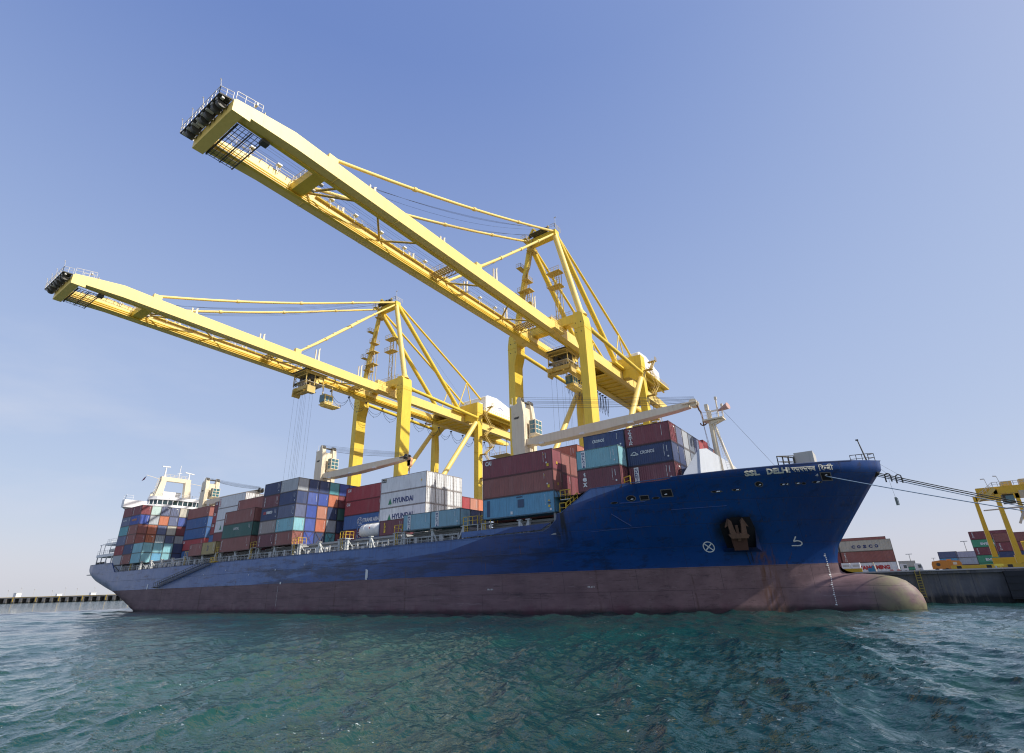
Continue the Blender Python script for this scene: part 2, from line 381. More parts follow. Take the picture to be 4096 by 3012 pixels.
# ------------------------------------------------------------------ containers
ROW0, PITCH = 60.62, 2.49
def corrug(mb, p0, L, H, along, nrm, pitch=.278, depth=.036, inset=.05):
    """trapezoidal sheet standing on p0, L wide in direction along, outward normal nrm"""
    p0 = Vector(p0); a = Vector(along); n = Vector(nrm); m = max(3, round(L / pitch)); w = L / m
    xs = []
    for i in range(m):
        b = i * w
        xs += [(b, 0), (b + w * .27, 0), (b + w * .5, 1), (b + w * .77, 1)]
    xs.append((L, 0))
    vs = []
    for x, t in xs:
        q = p0 + a * x - n * (.012 + depth * t)
        vs += [q, q + Vector((0, 0, H))]
    fs = [(2 * i, 2 * i + 2, 2 * i + 3, 2 * i + 1) for i in range(len(xs) - 1)]
    mb.add(vs, fs)
CM = {}
def container_meshes(L, H, kind):
    key = (L, H, kind)
    if key in CM: return CM[key]
    Wd = 2.438; b = MB(); f = MB(); d = None; lb = None; r = .11
    if kind == 'reefer':
        n = 44
        for k in range(n):   # fine vertical ribs
            x0 = r + (L - 2 * r) * k / n; x1 = r + (L - 2 * r) * (k + .6) / n
            b.box(x0, x1, .010, .03, .16, H - .12)
        b.box(r, L - r, .02, Wd - .02, .16, H - .06)
    else:
        corrug(b, (r, 0, .16), L - 2 * r, H - .26, (1, 0, 0), (0, -1, 0))
        corrug(b, (L - r, Wd, .16), L - 2 * r, H - .26, (-1, 0, 0), (0, 1, 0))
        corrug(b, (0, Wd - r, .16), Wd - 2 * r, H - .26, (0, -1, 0), (-1, 0, 0))
        b.box(.12, L - .12, .12, Wd - .12, .12, H - .05)
        b.box(.05, L - .05, .08, Wd - .08, H - .045, H - .025)
    if kind == 'front':
        corrug(b, (L, r, .16), Wd - 2 * r, H - .26, (0, 1, 0), (1, 0, 0))
    else:
        d = MB()
        for s_ in (0, 1):
            y0 = r + s_ * (Wd / 2 - r) + .015; y1 = y0 + Wd / 2 - r - .03
            d.box(L - .06, L - .02, y0, y1, .18, H - .14)
            for z in np.linspace(.3, H - .75, 4): d.box(L - .02, L - .008, y0 + .06, y1 - .06, z, z + .38)
        lb = MB()
        for y in (.38, .86, Wd - .86, Wd - .38):
            lb.tube((L + .012, y, .2), (L + .012, y, H - .16), .03, 6)
            for z in (.3, 1.0, H - 1.0, H - .35): lb.box(L - .01, L + .03, y - .06, y + .06, z, z + .05)
    for y in (0, Wd - r - .01):
        for x in (0, L - r):
            f.box(x, x + r, y, y + r + .01, .118, H - .118)
    for x in (0, L - .178):
        for y in (-.004, Wd - .158):
            for z in (0, H - .118): f.box(x - .004, x + .182, y, y + .166, z, z + .118)
    for y in (0, Wd - .06):
        f.box(.18, L - .18, y, y + .06, .0, .15); f.box(.18, L - .18, y, y + .06, H - .10, H - .01)
    for x in (0, L - .06):
        f.box(x, x + .06, .17, Wd - .17, .0, .15); f.box(x, x + .06, .17, Wd - .17, H - .12, H - .01)
    if L < 7 and kind != 'reefer':
        pass
    bm = b.mesh('panels'); bm.materials.append(M['cont']); fm = f.mesh('frame'); fm.materials.append(M['cframe'])
    dm = lm = None
    if d: dm = d.mesh('door'); dm.materials.append(M['cont']); lm = lb.mesh('locking_bars'); lm.materials.append(M['cframe'])
    CM[key] = (bm, fm, dm, lm); return CM[key]

PAL = {  # linear base colours of the paints
    'navy': ((.048, .078, .195), 'navy blue'), 'blue': ((.055, .105, .43), 'bright blue'), 'mblue': ((.055, .17, .42), 'mid blue'),
    'slate': ((.15, .18, .31), 'slate blue'), 'peri': ((.075, .125, .42), 'faded blue'), 'cyan': ((.24, .56, .63), 'pale cyan'),
    'teal': ((.10, .40, .45), 'turquoise'), 'sky': ((.13, .42, .64), 'sky blue'), 'mint': ((.60, .78, .72), 'pale mint'),
    'grey': ((.46, .49, .52), 'light grey'), 'dgrey': ((.20, .24, .30), 'dark grey'), 'lilac': ((.48, .46, .54), 'greyish lilac'),
    'white': ((.84, .85, .85), 'white'), 'cream': ((.62, .58, .47), 'cream'), 'beige': ((.44, .36, .33), 'greyish beige'),
    'maroon': ((.27, .060, .075), 'maroon'), 'brown': ((.36, .120, .100), 'reddish brown'), 'dbrown': ((.22, .062, .080), 'dark brown'),
    'red': ((.46, .055, .065), 'red'), 'cai': ((.40, .045, .065), 'crimson'), 'orange': ((.66, .20, .09), 'orange'), 'rust': ((.55, .16, .08), 'rust orange'),
    'green': ((.045, .17, .145), 'dark green'), 'egreen': ((.06, .40, .20), 'bright green'), 'yellow': ((.55, .42, .15), 'mustard yellow'),
    'salmon': ((.60, .25, .16), 'salmon orange'), 'baby': ((.25, .48, .58), 'faded sky blue'),
}
ORD = ['bottom', 'second', 'third', 'fourth', 'fifth', 'sixth']
def container(x1, y, z, L, H, c, kind='front', label=None, rust=.35, block='', logo=None, marks=True, group=None, endmarks=True):
    col, cname = PAL[c]
    j = 1 + random.uniform(-.10, .10)
    lum = .3 * col[0] + .55 * col[1] + .15 * col[2]; mu = .0 if c == 'white' else .13
    rgba = tuple((v * (1 - mu) + lum * mu) * j * .95 for v in col) + (rust,)
    root = empty('shipping_container', (x1 - L, y, z))
    tag(root, label, 'shipping container', group or 'containers stacked on the ship')
    bm, fm, dm, lm = container_meshes(L, H, kind)
    for nm, me in (('panels', bm), ('frame', fm), ('door', dm)):
        if me is None: continue
        o = bpy.data.objects.new(nm, me); COL.objects.link(o); o.parent = root; o.color = rgba
        if nm == 'door':
            b = bpy.data.objects.new('locking_bars', lm); COL.objects.link(b); b.parent = o; b.color = (.40, .40, .40, .4) if c == 'white' else rgba
    g = MB()
    rs = random.Random(int(x1 * 7 + y * 13 + z * 3))
    if marks:   # small identification marks near the upper bow-side corner of the long side and on the end
        x = L - (1.1 if L < 7 else 1.5)
        for i in range(rs.choice((5, 7, 9))): g.box(x, x + .07, -.022, -.012, H - .5 - i * .16, H - .40 - i * .16)
        if rs.random() < .5: g.box(x + .38, x + .45, -.022, -.012, H - 1.3, H - .5)
        if rs.random() < .6 and kind != 'reefer': g.box(x + .4, x + .6, -.022, -.012, H - 2.0, H - 1.8)
    if endmarks and rs.random() < .8:
        for i in range(rs.choice((6, 8, 10))): g.box(L + .040, L + .050, 1.95, 2.02, H - .5 - i * .15, H - .40 - i * .15)
        if kind == 'door': g.box(L + .040, L + .050, 1.45, 1.8, H - .55, H - .35)
    if g.v: o = g.build('identification_marks', M['letters'], root); o.location = (0, 0, 0)
    if logo:
        for (fn, mat) in logo(L, H):
            o = fn.build('lettering', M[mat], root); o.location = (0, 0, 0)
    return root

def vt(s, x=.9, w=.45, mat='letters', h=2.0, strip=None, bold=.02):
    def f(L, H):
        out = []
        if strip:
            b = MB(); b.box(x - .1, x + w + .1, -.024, -.014, .25, H - .15); out.append((b, strip))
        g = MB(); put_vtext(g, s, x, H - .3, w, min(h, H - .5), -.032, bold=bold); out.append((g, mat)); return out
    return f
def ht(s, x, z, w, h, mat='letters', bold=.02, extra=None):
    def f(L, H):
        g = MB(); put_text(g, s, (x, -.03, z), (1, 0, 0), (0, 0, 1), w, h, bold); out = [(g, mat)]
        if extra: out += extra(L, H)
        return out
    return f

def col_of(block, spec):
    """spec rows: (row, x_bow, z0, L, [(colour, height, kind, options)...] from the bottom up)"""
    for row, xb, z0, L, items in spec:
        z = z0
        for t, it in enumerate(items):
            c, H = it[0], it[1]; kind = it[2] if len(it) > 2 else 'front'; o = dict(it[3]) if len(it) > 3 else {}
            if c:
                lab = o.pop('label', None)
                if lab is None:
                    cn = PAL[c][1]; pos = o.pop('pos', None)
                    if pos is None: pos = 'near side' if row == 0 else ('%s row from the near side' % ['', 'second', 'third', 'fourth', 'fifth', 'sixth', 'seventh', 'eighth', 'ninth', 'tenth'][row])
                    lab = '%s container, %s tier, %s, %s' % (cn, ORD[t] if t < len(items) - 1 or len(items) == 1 else 'top', pos, block)
                else: o.pop('pos', None)
                container(xb, ROW0 + PITCH * row, z, L, H - .012, c, kind, lab, **o)
            z += H
T20, T40, S, HQ = 6.058, 12.192, 2.6, 2.9

# logos
def tri_hyundai(L, H):
    g = MB(); z = .62; g.add([(2.35, -.03, z), (3.35, -.03, z), (2.85, -.03, z + 1.15)], [(0, 1, 2)]); return [(g, 'greenl')]
hy = ht('HYUNDAI', 3.65, .72, 5.35, .98, 'navyl', .03, tri_hyundai)
def ring(g, cx, cz, r, w, y=-.03, n=20, a0=0, a1=2 * math.pi):
    vs = []
    for i in range(n + 1):
        t = a0 + (a1 - a0) * i / n
        vs += [(cx + math.cos(t) * r, y, cz + math.sin(t) * r), (cx + math.cos(t) * (r - w), y, cz + math.sin(t) * (r - w))]
    g.add(vs, [(2 * i, 2 * i + 1, 2 * i + 3, 2 * i + 2) for i in range(n)])
def ta_logo(L, H):
    g = MB(); ring(g, 5.2, H - 1.45, .85, .1); ring(g, 5.2, H - 1.45, .4, .08)
    for a in range(6): g.bar((5.2 + .3 * math.cos(a), -.03, H - 1.45 + .3 * math.sin(a)), (5.2 + .85 * math.cos(a + .5), -.03, H - 1.45 + .85 * math.sin(a + .5)), .03, .09)
    return [(g, 'letters')]
transasia = ht('TRANS ASIA', 6.2, 1.2, 4.8, .8, 'letters', .05, ta_logo)
def _crest():
    g = MB(); ring(g, 1.05, 1.62, .27, .09); ring(g, .72, 1.55, .15, .06); ring(g, 1.38, 1.52, .15, .06); g.bar((.5, -.03, 1.5), (1.6, -.03, 1.45), .02, .07); return (g, 'letters')
def arog(L, H):
    g = MB(); put_text(g, 'arog', (1.75, -.035, .45), (0, 0, 1), (-1, 0, 0), 1.75, .62, .04); return [(g, 'yellowl')]
def seaco(L, H):
    g = MB(); put_text(g, 'seaco', (2.0, -.03, 1.35), (1, 0, 0), (0, 0, 1), 2.2, .6, .05)
    r = MB()
    for i in range(3): r.box(.95, 1.85, -.03, -.018, 1.35 + i * .2, 1.47 + i * .2)
    return [(g, 'letters'), (r, 'redl')]

blkA = 'foremost block'
col_of(blkA, [
    (0, -26.14, 14.45, T20, [('dbrown', HQ, 'door', dict(label='dark brown container with three stacked white letters beside the bow bulwark', logo=vt('tex', .75, .62, h=2.0, bold=.05))),
                            ('cyan', S, 'front', dict(label='weathered cyan container near the bow resting on a dark brown one', rust=1.0, logo=vt('BALAJI', .85, .42, 'navyl', 2.1, 'letters')))]),
])
col_of(blkA, [
    (1, -20.0, 14.70, T20, [
        ('dbrown', S, 'door', dict(label='dark brown container with white lettered strip behind the bow bulwark', logo=vt('SHREYAS', .85, .42, 'navyl', 2.1, 'letters'))),
        ('navy', S, 'front', dict(label='navy container with white crest and lettering below the topmost maroon one', logo=ht('CRONOS', 1.85, 1.45, 1.9, .44, 'letters', .02, lambda L, H: [_crest()]))),
        ('maroon', S, 'door', dict(label='maroon container with vertical white lettering, topmost corner of foremost block', logo=vt('TRISTAR', .5, .55, h=2.15, bold=.02)))]),
    (1, -26.14, 14.70, T20, [('navy', S, 'front', dict(label='navy container in second row hidden behind the three-letter container')), ('slate', S, 'front', dict(label='slate container in second row behind the cyan container')),
        ('navy', S, 'front', dict(label='navy container with small white lettering atop the cyan one', logo=ht('CRONOS', 1.35, 1.4, 1.8, .42)))]),
    (2, -20.0, 14.70, T20, [('navy', S), ('navy', S), ('slate', S, 'front', dict(pos='second from maroon corner'))]),
    (3, -20.0, 17.30, T20, [('grey', S), ('grey', S)]),
    (4, -20.0, 17.30, T20, [('dgrey', S), ('dgrey', S)]),
    (5, -20.0, 17.30, T20, [('slate', S), ('slate', S)]),
    (6, -20.0, 17.30, T20, [('brown', S), ('red', S)]),
    (7, -20.0, 17.50, T20, [('brown', S), ('red', HQ, 'door')]),
    (8, -20.0, 17.30, T20, [('navy', S), ('navy', S)]),
    (9, -20.0, 17.30, T20, [('brown', S), ('brown', S)]),
])
blkC = 'block at the hull step'
cai = lambda x=.55: ht('CAI', x, 1.95, 1.1, .66, 'letters', .04)
def patches(L, H):
    out = []
    for (a, b, c, d, m_) in ((6.2, 7.25, 1.15, 2.25, 'patch'), (.75, 1.3, .35, 2.6, 'patch'), (6.0, 7.0, 2.5, 2.68, 'patch'), (11.1, 11.6, 1.25, 1.4, 'patch'), (4.95, 5.3, .35, .75, 'letters'), (11.4, 11.7, .3, .6, 'letters'), (11.2, 11.5, .75, 1.05, 'yellowl'), (11.2, 11.5, 1.55, 1.7, 'yellowl')):
        g = MB(); g.box(a, b, -.03, -.015, c, d); out.append((g, m_))
    return out
def ymark(L, H):
    y = MB(); y.box(L - .95, L - .62, -.03, -.015, .45, .85); y.add([(L - 1.5, -.03, H - .75), (L - 1.3, -.03, H - .75), (L - 1.4, -.03, H - .58)], [(0, 1, 2)])
    y.box(L + .045, L + .055, 1.0, 1.25, .8, 1.15); return [(y, 'yellowl')]
col_of(blkC, [
    (0, -35.9, 12.4, T40, [
        ('sky', HQ, 'front', dict(label='worn sky blue long container with dark patches beside the hull step', rust=.9, logo=patches)),
        ('brown', HQ, 'front', dict(label='plain reddish brown long container above the worn sky blue one', rust=.6, logo=ymark)),
        ('maroon', HQ, 'front', dict(label='glossy crimson long container topping the block at the hull step', rust=.3, logo=ht('CAI', .5, 1.95, 1.15, .68, 'letters', .04, ymark)))]),
    (1, -35.9, 12.2, T40, [('red', HQ), ('maroon', HQ), ('brown', HQ)]),
    (2, -35.9, 12.2, T40, [('brown', HQ), ('maroon', HQ), ('brown', HQ)]),
    (3, -35.9, 12.2, T20, [('brown', S), ('brown', S), ('brown', S), ('rust', HQ + .2, 'front')]),
])
M_B = 'low pair ahead of the white block'
bal = lambda: vt('BALAJI', 1.1, .5, 'navyl', 2.1, 'letters')
col_of('low block beside the white block', [
    (0, -52.45, 12.05, T20, [('baby', S, 'front', dict(label='faded sky blue container with lettered strip, bow half of low pair', rust=.8, logo=bal()))]),
    (0, -52.45 - 6.12, 12.05, T20, [('baby', S, 'front', dict(label='faded sky blue container with lettered strip, aft half of low pair', rust=1.0, logo=bal()))]),
    (1, -52.45, 12.05, T20, [('slate', S, 'front', dict(label='slate blue container end behind the faded sky blue pair'))]),
    (2, -52.45, 12.05, T20, [('dgrey', S, 'front', dict(label='dark grey container end third from the near side in the low pair'))]),
])
blkR = 'white block amidships'
def thin(L, H):
    g = MB(); put_text(g, 'TRITON', (.42, -.035, H - .72), (1, 0, 0), (0, 0, 1), 1.0, .28, .02); b = MB(); b.box(.3, 1.5, -.03, -.02, H - .85, H - .2)
    y = MB(); y.add([(.9, -.034, H - .28), (1.45, -.034, H - .22), (1.45, -.034, H - .42)], [(0, 1, 2)])
    y.box(L - 1.35, L - 1.1, -.03, -.015, H - 1.7, H - 1.35); return [(g, 'letters'), (b, 'black'), (y, 'yellowl')]
rows = []
for r_ in (3, 4, 5, 6):
    for t in (0, 1, 2, 3):
        lg = None; o = dict(rust=.12, marks=False)
        if r_ == 3:
            lg = (None, hy, hy, thin)[t]
            o['label'] = ('white refrigerated container hidden behind the dark lettered one at the foot', 'white container with navy word and green triangle, lower of two',
                          'white container with navy word and green triangle, upper of two', 'plain white container with small black badge topping the white block')[t]
            if lg: o['logo'] = lg
        z0 = 12.2 + (S if t else 0) + (t - 1) * HQ * (1 if t else 0)
        rows.append((r_, -67.1, 12.2 if t == 0 else 14.82 + (t - 1) * HQ, T40, [('white', S if t == 0 else HQ, 'reefer', o)], t))
for (r_, xb, z0, L, items, t) in rows:
    it = items[0]; o = dict(it[3])
    if 'label' not in o: o['label'] = 'white refrigerated container, %s tier, %s stack along the white block end' % (('bottom', 'second', 'third', 'top')[t], ('', '', '', 'first', 'second', 'third', 'fourth')[r_])
    container(xb, ROW0 + PITCH * r_, z0, L, it[1] - .012, 'white', 'reefer', **o)
col_of('beside the tank', [
    (1, -67.1, 12.05, T20, [('dbrown', S, 'front', dict(label='dark maroon container with sideways yellow letters beside the tank', logo=arog))]),
    (7, -67.1, 12.2, T20, [('red', S), ('red', S), ('red', S, 'front', dict(label='red container top showing right of the white block, left of two'))]),
    (8, -67.1, 12.2, T20, [('rust', S), ('salmon', S), ('salmon', S, 'front', dict(label='salmon container top showing right of the white block, right of two'))]),
    (9, -67.1, 12.2, T20, [('rust', S), ('salmon', S), ('orange', S, 'front', dict(label='orange container beside the salmon one, mostly behind the crimson block'))]),
])
blkT = 'stack behind the tank'
col_of(blkT, [
    (4, -80.9, 12.05, T40, [('maroon', HQ, 'front', dict(label='maroon long container with ring logo behind the tank, lowest of its stack', logo=lambda L, H: ta_logo(L, H))),
                           ('mblue', HQ, 'front', dict(label='mid blue long container with ring logo and white words behind the tank', logo=transasia)),
                           ('red', HQ, 'front', dict(label='red long container with white letters directly above the mid blue one', logo=cai())),
                           ('red', HQ, 'front', dict(label='red long container with white letters topping the stack behind the tank', logo=cai()))]),
    (5, -80.9, 12.05, T40, [('maroon', HQ), ('brown', HQ), ('brown', HQ), ('maroon', HQ)]),
    (6, -80.9, 12.05, T40, [('maroon', HQ), ('brown', HQ), ('brown', HQ), ('navy', HQ)]),
])
blkM = 'tall block amidships'
near = lambda s: 'near side %s half' % s
ws = lambda s, x=.7: vt(s, x, .38, h=2.0)
Tm = [  # tiers bottom up: aft half, bow half (near side), then the ends of the other rows
    ('dbrown', 'brown', 'orange', 'orange', 'blue', 'navy', 'teal', 'maroon'),
    ('beige', 'cyan', 'mint', 'mint', 'peri', 'rust', 'grey', 'navy'),
    ('navy', 'slate', 'lilac', 'lilac', 'blue', 'salmon', 'navy', 'green'),
    ('dbrown', 'navy', 'peri', 'peri', 'peri', 'blue', 'orange', 'maroon'),
    ('navy', 'grey', 'grey', 'grey', 'navy', 'navy', 'teal', 'blue'),
]
for t in range(5):
    z = 12.03 + 2.604 * t; a = Tm[t]
    la = (ws('SHREYAS'), ws('SHREYAS'), seaco, ws('TRANSIT'), None)[t]
    lb_ = (ws('SHREYAS', .6), vt('BALAJI', .6, .4, h=2.1), None, None, vt('MAGNUM', .6, .35, h=2.0))[t]
    tn = ('bottom', 'second', 'third', 'fourth', 'top')[t]
    container(-95.5 - 6.12, ROW0, z, T20, 2.59, a[0], 'front', '%s container, %s tier, aft half of tall midship block side' % (PAL[a[0]][1], tn), logo=la)
    container(-95.5, ROW0, z, T20, 2.59, a[1], 'front', '%s container, %s tier, bow half of tall midship block side' % (PAL[a[1]][1], tn), logo=lb_, rust=.8 if t == 1 else .35)
# the bow ends of the tall block: own paint per stack
for t in range(5):
    z = 12.03 + 2.604 * t
    for r_ in range(1, 8):
        c = Tm[t][3 + r_] if 3 + r_ < 8 else ('maroon', 'navy', 'brown', 'green', 'blue')[(t + r_) % 5]
        container(-95.5, ROW0 + PITCH * r_, z, T20, 2.59, c, 'front', '%s container end, %s tier, %s stack from corner, tall midship block' % (PAL[c][1], ('bottom', 'second', 'third', 'fourth', 'top')[t], ('', 'second', 'third', 'fourth', 'fifth', 'sixth', 'seventh', 'eighth')[r_]))
blkK = 'block behind tall one'
capital = ht('CAPITAL', 4.6, 1.55, 2.3, .55, 'letters', .02)
col_of(blkK, [
    (0, -110.4, 11.9, T40, [('brown', HQ, 'front', dict(label='reddish brown long container under the dark green one', logo=vt('GESEACO', .5, .35, h=2.0))),
                           ('green', HQ, 'front', dict(label='dark green long container with small white word on its side', logo=capital)),
                           ('brown', HQ, 'front', dict(label='reddish brown long container resting on the dark green one', logo=vt('GESEACO', .5, .35, h=2.0), rust=.5))]),
    (1, -110.4, 11.9, T40, [('maroon', HQ), ('brown', HQ), ('brown', HQ), ('brown', HQ, 'front', dict(label='brown long container peeking above the near pair by the tall block', logo=vt('GESEACO', .5, .3, h=1.8)))]),
    (2, -110.4, 11.9, T40, [(None, HQ), (None, HQ), ('maroon', HQ), ('brown', HQ)]),
])
blkJ = 'white-topped block'
def kl(L, H):
    g = MB(); put_vtext(g, 'KLINE', .5, H - .35, .5, 2.1, -.035); return [(g, 'redl')]
col_of(blkJ, [
    (0, -124.6, 11.8, T20, [('yellow', 2.75, 'front', dict(label='mustard yellow short container standing on the near deck edge', rust=.9, logo=ht('D', 2.5, .8, .55, 1.2, 'navyl', .02)))]),
    (0, -130.72, 11.8, T20, [('brown', 2.75, 'front', dict(label='brown short container left of the mustard yellow one', logo=vt('CO', .6, .4, h=.7)))]),
    (2, -124.6, 11.9, T40, [('maroon', HQ), ('maroon', 2.6, 'front', dict(label='dark maroon container below three white ones')),
                           ('white', HQ, 'reefer', dict(label='white container with green triangle, lowest white aft of the tall block', rust=.15, logo=tri_hyundai)),
                           ('white', HQ, 'reefer', dict(label='plain greyish white container, middle of three white aft', rust=.2)),
                           ('white', HQ, 'reefer', dict(label='white container with vertical red letters, top of the aft whites', rust=.15, logo=kl))]),
    (3, -124.6, 23.1, T20, [('white', HQ, 'reefer', dict(label='white container end beside red-lettered top container, second of the aft whites'))]),
    (4, -124.6, 23.1, T20, [('white', HQ, 'reefer', dict(label='white container end third along the aft whites', rust=.1))]),
    (5, -124.6, 23.1, T20, [('white', HQ, 'reefer', dict(label='white container end fourth along the aft whites', rust=.1))]),
    (3, -138.0, 11.8, T20, [('mblue', HQ), ('mblue', HQ, 'front', dict(label='mid blue short container in red stack left of the aft whites')), ('red', HQ - .1, 'front', dict(label='red container with white letters, third tier left of aft whites', logo=cai(.4))),
                           ('red', HQ - .1, 'front', dict(label='red container with white letters, fourth tier left of aft whites', logo=cai(.4))), ('maroon', HQ - .1, 'front', dict(label='crimson container topping the red stack left of aft whites', logo=cai(.4)))]),
])
blkI = 'aft blue stack'
col_of(blkI, [
    (4, -151.8, 11.9, T40, [('mblue', HQ, 'front', dict(label='mid blue container at the foot of the blue stack forward of the bridge block')),
                           ('red', HQ - .05, 'front', dict(label='brick red long container below two mid blue ones', logo=cai(.4))),
                           ('mblue', HQ - .05, 'front', dict(label='mid blue long container, lower of two beside the bridge block')),
                           ('mblue', HQ - .05, 'front', dict(label='mid blue long container, upper of two beside the bridge block')),
                           ('brown', HQ - .05, 'front', dict(label='reddish brown long container topping the mid blue pair'))]),
])
blkS = 'aftmost block'
Ts = [
    ('grey', 'brown', 'brown', 'navy', 'navy', 'slate', 'navy', 'navy'),
    ('cai', 'navy', 'navy', 'navy', 'navy', 'slate', 'navy', 'navy'),
    ('slate', 'brown', 'orange', 'orange', 'grey', 'slate', 'grey', 'green'),
    ('teal', 'brown', 'orange', 'rust', 'slate', 'cream', 'maroon', 'cai'),
    ('slate', 'blue', 'blue', 'grey', 'orange', 'slate', 'peri', 'blue'),
    ('maroon', 'maroon', 'orange', 'mint', 'slate', 'slate', 'cream', 'beige'),
]
for t in range(6):
    z = 11.6 + 2.604 * t; a = Ts[t]; tn = ('bottom', 'second', 'third', 'fourth', 'fifth', 'top')[t]
    container(-169.5 - 6.12, ROW0, z, T20, 2.59, a[0], 'front', '%s container, %s tier, aft half of aftmost block side' % (PAL[a[0]][1], tn), logo=ht('CAI' if t == 4 else 'TEX', 1.2, 1.4, 2.4, .5) if t in (4,) else None)
    container(-169.5, ROW0, z, T20, 2.59, a[1], 'front', '%s container, %s tier, bow half of aftmost block side' % (PAL[a[1]][1], tn), logo=ht('HAPAG', 1.0, 1.1, 3.2, .6, 'orangep', .04) if t == 4 else (ws('GESEACO') if t in (0, 2, 3, 5) else None))
    for r_ in range(1, 9):
        c = a[2 + r_] if 2 + r_ < 8 else ('navy', 'teal', 'cai', 'green', 'navy', 'beige')[(t + r_) % 6]
        if r_ == 1: c = a[3]
        kd = 'door' if (t, r_) in ((2, 1), (5, 2), (5, 3), (2, 2)) else 'front'
        container(-169.5, ROW0 + PITCH * r_, z, T20, 2.59, c, kd, '%s container end, %s tier, %s stack from corner, aftmost block' % (PAL[c][1], tn, ('', 'second', 'third', 'fourth', 'fifth', 'sixth', 'seventh', 'eighth', 'ninth')[r_]))
for t in range(2):
    for r_ in range(7):
        c = ('cyan', 'cyan', 'cyan', 'navy', 'navy', 'navy', 'slate')[r_]
        if t == 0 and r_ == 1: c = 'sky'
        container(-163.3, ROW0 + PITCH * r_, 11.6 + 2.604 * t, T20, 2.59, c, 'front', '%s container, %s of two tiers, %s stack, low group before aftmost block' % (PAL[c][1], ('lower', 'upper')[t], ('first', 'second', 'third', 'fourth', 'fifth', 'sixth', 'seventh')[r_]), rust=.3)

# tank container
def tank_container(xb, row, z0):
    y = ROW0 + PITCH * row; L = T20; x0 = xb - L; H = 2.58
    t = empty('tank_container', (x0, y, z0)); tag(t, 'white cylindrical tank in a blue steel frame standing on deck amidships', 'tank container')
    f = MB()
    for x in (x0, x0 + L - .12):
        for yy in (y, y + 2.32): f.box(x, x + .12, yy, yy + .12, z0, z0 + H)
        f.box(x, x + .12, y + .12, y + 2.32, z0, z0 + .12); f.box(x, x + .12, y + .12, y + 2.32, z0 + H - .12, z0 + H)
        f.bar((x + .06, y + .1, z0 + .9), (x + .06, y + 1.2, z0 + .1), .08); f.bar((x + .06, y + 2.3, z0 + .9), (x + .06, y + 1.2, z0 + .1), .08)
    for yy in (y + .06, y + 2.38):
        f.box(x0 + .12, x0 + L - .12, yy - .04, yy + .04, z0 + .02, z0 + .12); f.bar((x0 + .1, yy, z0 + H - .06), (x0 + 1.4, yy + (.25 if yy < y + 1 else -.25), z0 + H - .35), .07)
    f.build('frame', paint('tank_frame_blue', (.03, .07, .20), .5, .4, .4), t)
    b = MB(); cy, cz, r = y + 1.22, z0 + 1.33, 1.17; n = 28
    prof = [(.16, .0), (.18, .5), (.28, .85), (.45, 1.06), (.65, r), (L - .65, r), (L - .45, 1.06), (L - .28, .85), (L - .18, .5), (L - .16, 0)]
    vs = []; fs = []
    for i, (px, pr) in enumerate(prof):
        for k in range(n): a = 2 * math.pi * k / n; vs.append((x0 + px, cy + pr * math.cos(a), cz + pr * math.sin(a)))
    for i in range(len(prof) - 1):
        for k in range(n): fs.append((i * n + k, i * n + (k + 1) % n, (i + 1) * n + (k + 1) % n, (i + 1) * n + k))
    b.add(vs, fs, True)
    for px in (1.6, 3.0, 4.4): b.tube((x0 + px, cy, cz), (x0 + px + .07, cy, cz), r + .03, 28)
    b.build('tank_shell', M['shipwhite'], t)
    g = MB(); g.box(x0 + 1.2, x0 + 4.9, cy - .3, cy + .3, cz + r + .01, cz + r + .09); g.build('top_walkway', M['galv'], t)
    d = MB(); d.add([(x0 + 3.3, y + .10, cz + .55), (x0 + 3.5, y + .06, cz + .35), (x0 + 3.3, y + .03, cz + .15), (x0 + 3.1, y + .06, cz + .35)], [(0, 1, 2, 3)]); d.build('hazard_sign', M['redl'], t)
    return t
tank_container(-73.22, 1, 12.05)

# ------------------------------------------------------------------ the ship
YC = 75.4
def interp(x, tab):
    if x <= tab[0][0]: return tab[0][1]
    for (a, b), (c, d) in zip(tab[:-1], tab[1:]):
        if x <= c: return b + (d - b) * (x - a) / (c - a)
    return tab[-1][1]
STEM = [(-3, .0), (-1.2, .75), (.5, 1.05), (1.4, .92), (2.2, .5), (2.9, -.2), (3.3, -1.0), (3.55, -2.1), (3.68, -3.4), (3.80, -4.6), (4.05, -5.5), (4.5, -6.1), (5.2, -6.25), (5.5, -6.2), (6.9, -5.8), (9.6, -3.8), (11.5, -2.35), (13.4, -.9), (14.9, .35), (15.1, .55), (16.3, .62)]
D0 = [(0, 0), (.3, .9), (1, 1.9), (2.6, 3.6), (5.6, 6.0), (8.5, 7.9), (11, 9.2), (14.1, 10.9), (19.9, 13.3), (26, 14.75), (30, 15)]
W0 = [(0, 0.0), (1, .55), (3, 1.5), (6, 3.1), (13, 7.2), (20, 10.3), (27, 12.5), (34, 13.9), (44, 14.8), (56, 15)]
DST = [(-199.8, 12), (-199.2, 13.7), (-197.8, 14.6), (-194, 15)]
KN = [(-140, 4.2), (-90, 6.2), (-66, 7.5), (-54, 8.6), (-45.5, 10.0), (-39.9, 11.1), (-34.5, 12.3), (-29, 13.6), (-25, 14.75), (-14, 15.0), (2, 15.0)]
TOP = [(-200, 12.3), (-181.7, 12.35), (-180.6, 12.2), (-177.2, 9.75), (-176, 9.75), (-150, 9.85), (-100, 9.9), (-60, 9.97), (-37.9, 10.05), (-36.9, 10.45), (-35.7, 11.4), (-35.5, 12.06), (-34.8, 12.2), (-30.4, 14.72), (-25, 14.85), (-13.5, 15.45), (-5, 15.88), (.62, 16.15)]
ZB = [(-200, 6.3), (-196, 5.0), (-188, 3.2), (-180, 1.6), (-172, -.4), (-160, -3.5), (-150, -6)]
